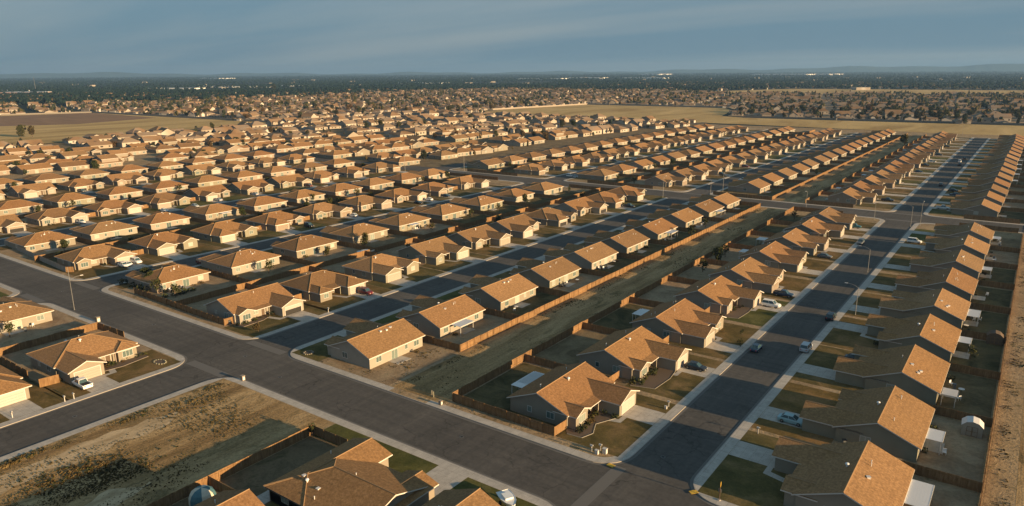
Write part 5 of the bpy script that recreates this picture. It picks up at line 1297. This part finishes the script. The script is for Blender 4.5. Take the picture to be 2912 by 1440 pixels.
# white warehouses and a pinkish works building
def warehouse(px0, px1, py, dep, h, label, mt='paint_white'):
    x0, y0 = pix(px0, py); x1, y1 = pix(px1, py); L_ = math.hypot(x1-x0, y1-y0); rz = math.atan2(y1-y0, x1-x0)
    r = link('warehouse', None, loc=(x0, y0, 0), rz=rz, label=label, cat='warehouse', group='distant warehouses')
    b = MB(); b.box(0, L_, 0, dep, 0, h, mt); link('wall', b.mesh('wall'), r)
    q = MB(); q.idx([(-1, -1, h+.02), (L_+1, -1, h+.02), (L_+1, dep+1, h+.02), (-1, dep+1, h+.02), (-1, dep/2, h+.8), (L_+1, dep/2, h+.8)], [(0, 1, 5, 4), (2, 3, 4, 5), (1, 2, 5), (3, 0, 4)], 'patio_white'); link('roof', q.mesh('roof'), r)
mat('works_pink', (.42, .25, .19), .9)
for i, (a, b_, yv, dp, h, lb) in enumerate(((0, 72, 261, 60, 9, 'white warehouse at the far left edge'), (118, 178, 264, 40, 8, 'white shed right of the pinkish works building'), (374, 432, 254, 60, 7, 'long white warehouse, left distance'),
        (450, 545, 254.5, 80, 8, 'long white warehouse right of the first long one'), (528, 640, 249, 90, 9, 'white warehouse of the long distant group'), (636, 700, 250, 90, 10, 'brightest tall white warehouse of the long group'), (702, 765, 250, 60, 8, 'white warehouse at the right end of the long group'),
        (556, 622, 225, 200, 14, 'thin white building near the horizon, left'), (770, 860, 246, 60, 7, 'low white building left of centre distance'), (1110, 1250, 239, 120, 9, 'long pale warehouse in the centre distance'),
        (1466, 1590, 226.5, 160, 14, 'long white warehouse right of centre distance'), (1602, 1705, 224.5, 160, 16, 'bright white warehouse near the horizon, right of centre'), (1766, 1885, 224.5, 160, 14, 'white warehouse near the horizon, right'),
        (2135, 2292, 214.5, 300, 20, 'very long white warehouse near the horizon, far right'), (2310, 2357, 214, 300, 20, 'short white warehouse at the right of the very long one'), (1810, 1870, 213.5, 300, 20, 'thin pale building on the horizon right of centre'))):
    warehouse(a, b_, yv, dp, h*.5, lb)
warehouse(0, 110, 272, 70, 9, 'pinkish works building at the far left edge', 'works_pink')
x, y = pix(102, 257); b = MB(); b.tube([(0, 0, 0), (-3, 0, 50)], [1.0, .5], 'metal_grey', 4); tagd('radio_mast', b, (x, y, 0), 0, 'thin radio mast rising from the trees at the left', 'mast')
# far light coloured roofs sprinkled in the woods (single buildings)
for i in range(40):
    a = r9.uniform(a0, a1); d = r9.uniform(2300, 6500); x, y = d*math.cos(a), d*math.sin(a)
    if not seen(x, y): continue
    p = project(x, y); wd = r9.uniform(15, 50)
    r = link('distant_building', None, loc=(x, y, 0), rz=YAW+r9.uniform(-.2, .2), label='small pale building among the trees near the horizon', cat='building', group='pale buildings in the wooded plain')
    b = MB(); b.box(0, wd, 0, 25, 0, 7, 'far_wall'); link('wall', b.mesh('wall'), r)
    b = MB(); b.box(-.5, wd+.5, -.5, 25.5, 7.05, 7.5, 'far_wall'); link('roof', b.mesh('roof'), r)
# low hills beyond the plain
mb = MB(); nh = 90
for i in range(nh):
    def hp(k):
        a = R_(88)+R_(76)*k/nh; t = k/nh
        hgt = 35+85*max(0, 1-t/.42)**1.2+55*max(0, (t-.72)/.28)+14*math.sin(k*.5)+9*math.sin(k*1.3)
        return 14200*math.cos(a), 14200*math.sin(a), hgt, a
    xa, ya, ha, aa = hp(i); xb, yb, hb, ab = hp(i+1)
    mb.face([(xa*.93, ya*.93, -1), (xb*.93, yb*.93, -1), (xb, yb, hb), (xa, ya, ha)], 'hill_hazed'); mb.face([(xb, yb, hb), (xb*1.06, yb*1.06, -1), (xa*1.06, ya*1.06, -1), (xa, ya, ha)], 'hill_hazed')
struct('hills', mb)
# earthen wall at the far edge of the fields: pale garden wall lines
for (pts, lb) in (([(-1262, 441), (-1217, 550)], 'pale boundary wall at the far end of the left field'), ([(-1217, 551), (-768, 557)], 'long dark boundary wall along the top of the left field'),
                  ([(-704, 922), (-666, 1154)], 'pale boundary wall along the left side of the middle field'), ([(-666, 1155), (-418, 1155)], 'boundary wall along the far side of the middle field'), ([(-308, 931), (60, 953)], 'dark boundary wall along the right field')):
    (xa, ya), (xb, yb) = pts; fence(xa, ya, xb, yb, lb, mt='block_wall', posts=False, name='boundary_wall', cat='wall', h=2.2, wob=0)

# ------------------------------------------------------------------ haze
hz = bpy.data.materials.new('haze'); hz.use_nodes = True; t = hz.node_tree
for n_ in list(t.nodes):
    if n_.type != 'OUTPUT_MATERIAL': t.nodes.remove(n_)
pv = t.nodes.new('ShaderNodeVolumePrincipled'); pv.inputs['Color'].default_value = (.26, .47, .80, 1); pv.inputs['Density'].default_value = 0.75e-4; pv.inputs['Anisotropy'].default_value = 0.1
t.links.new(pv.outputs[0], [n_ for n_ in t.nodes if n_.type == 'OUTPUT_MATERIAL'][0].inputs['Volume'])
mb = MB(); mb.box(-16500, 16500, -16500, 16500, -2, 215, 'glass'); me = mb.mesh('haze'); me.materials.clear(); me.materials.append(hz)
link('haze', me, kind='stuff', label='pale blue haze over the distant plain', cat='haze')
print('houses', len(HOUSES), 'far', len(FARH), 'trees', len(FART), 'objs', len(bpy.data.objects))
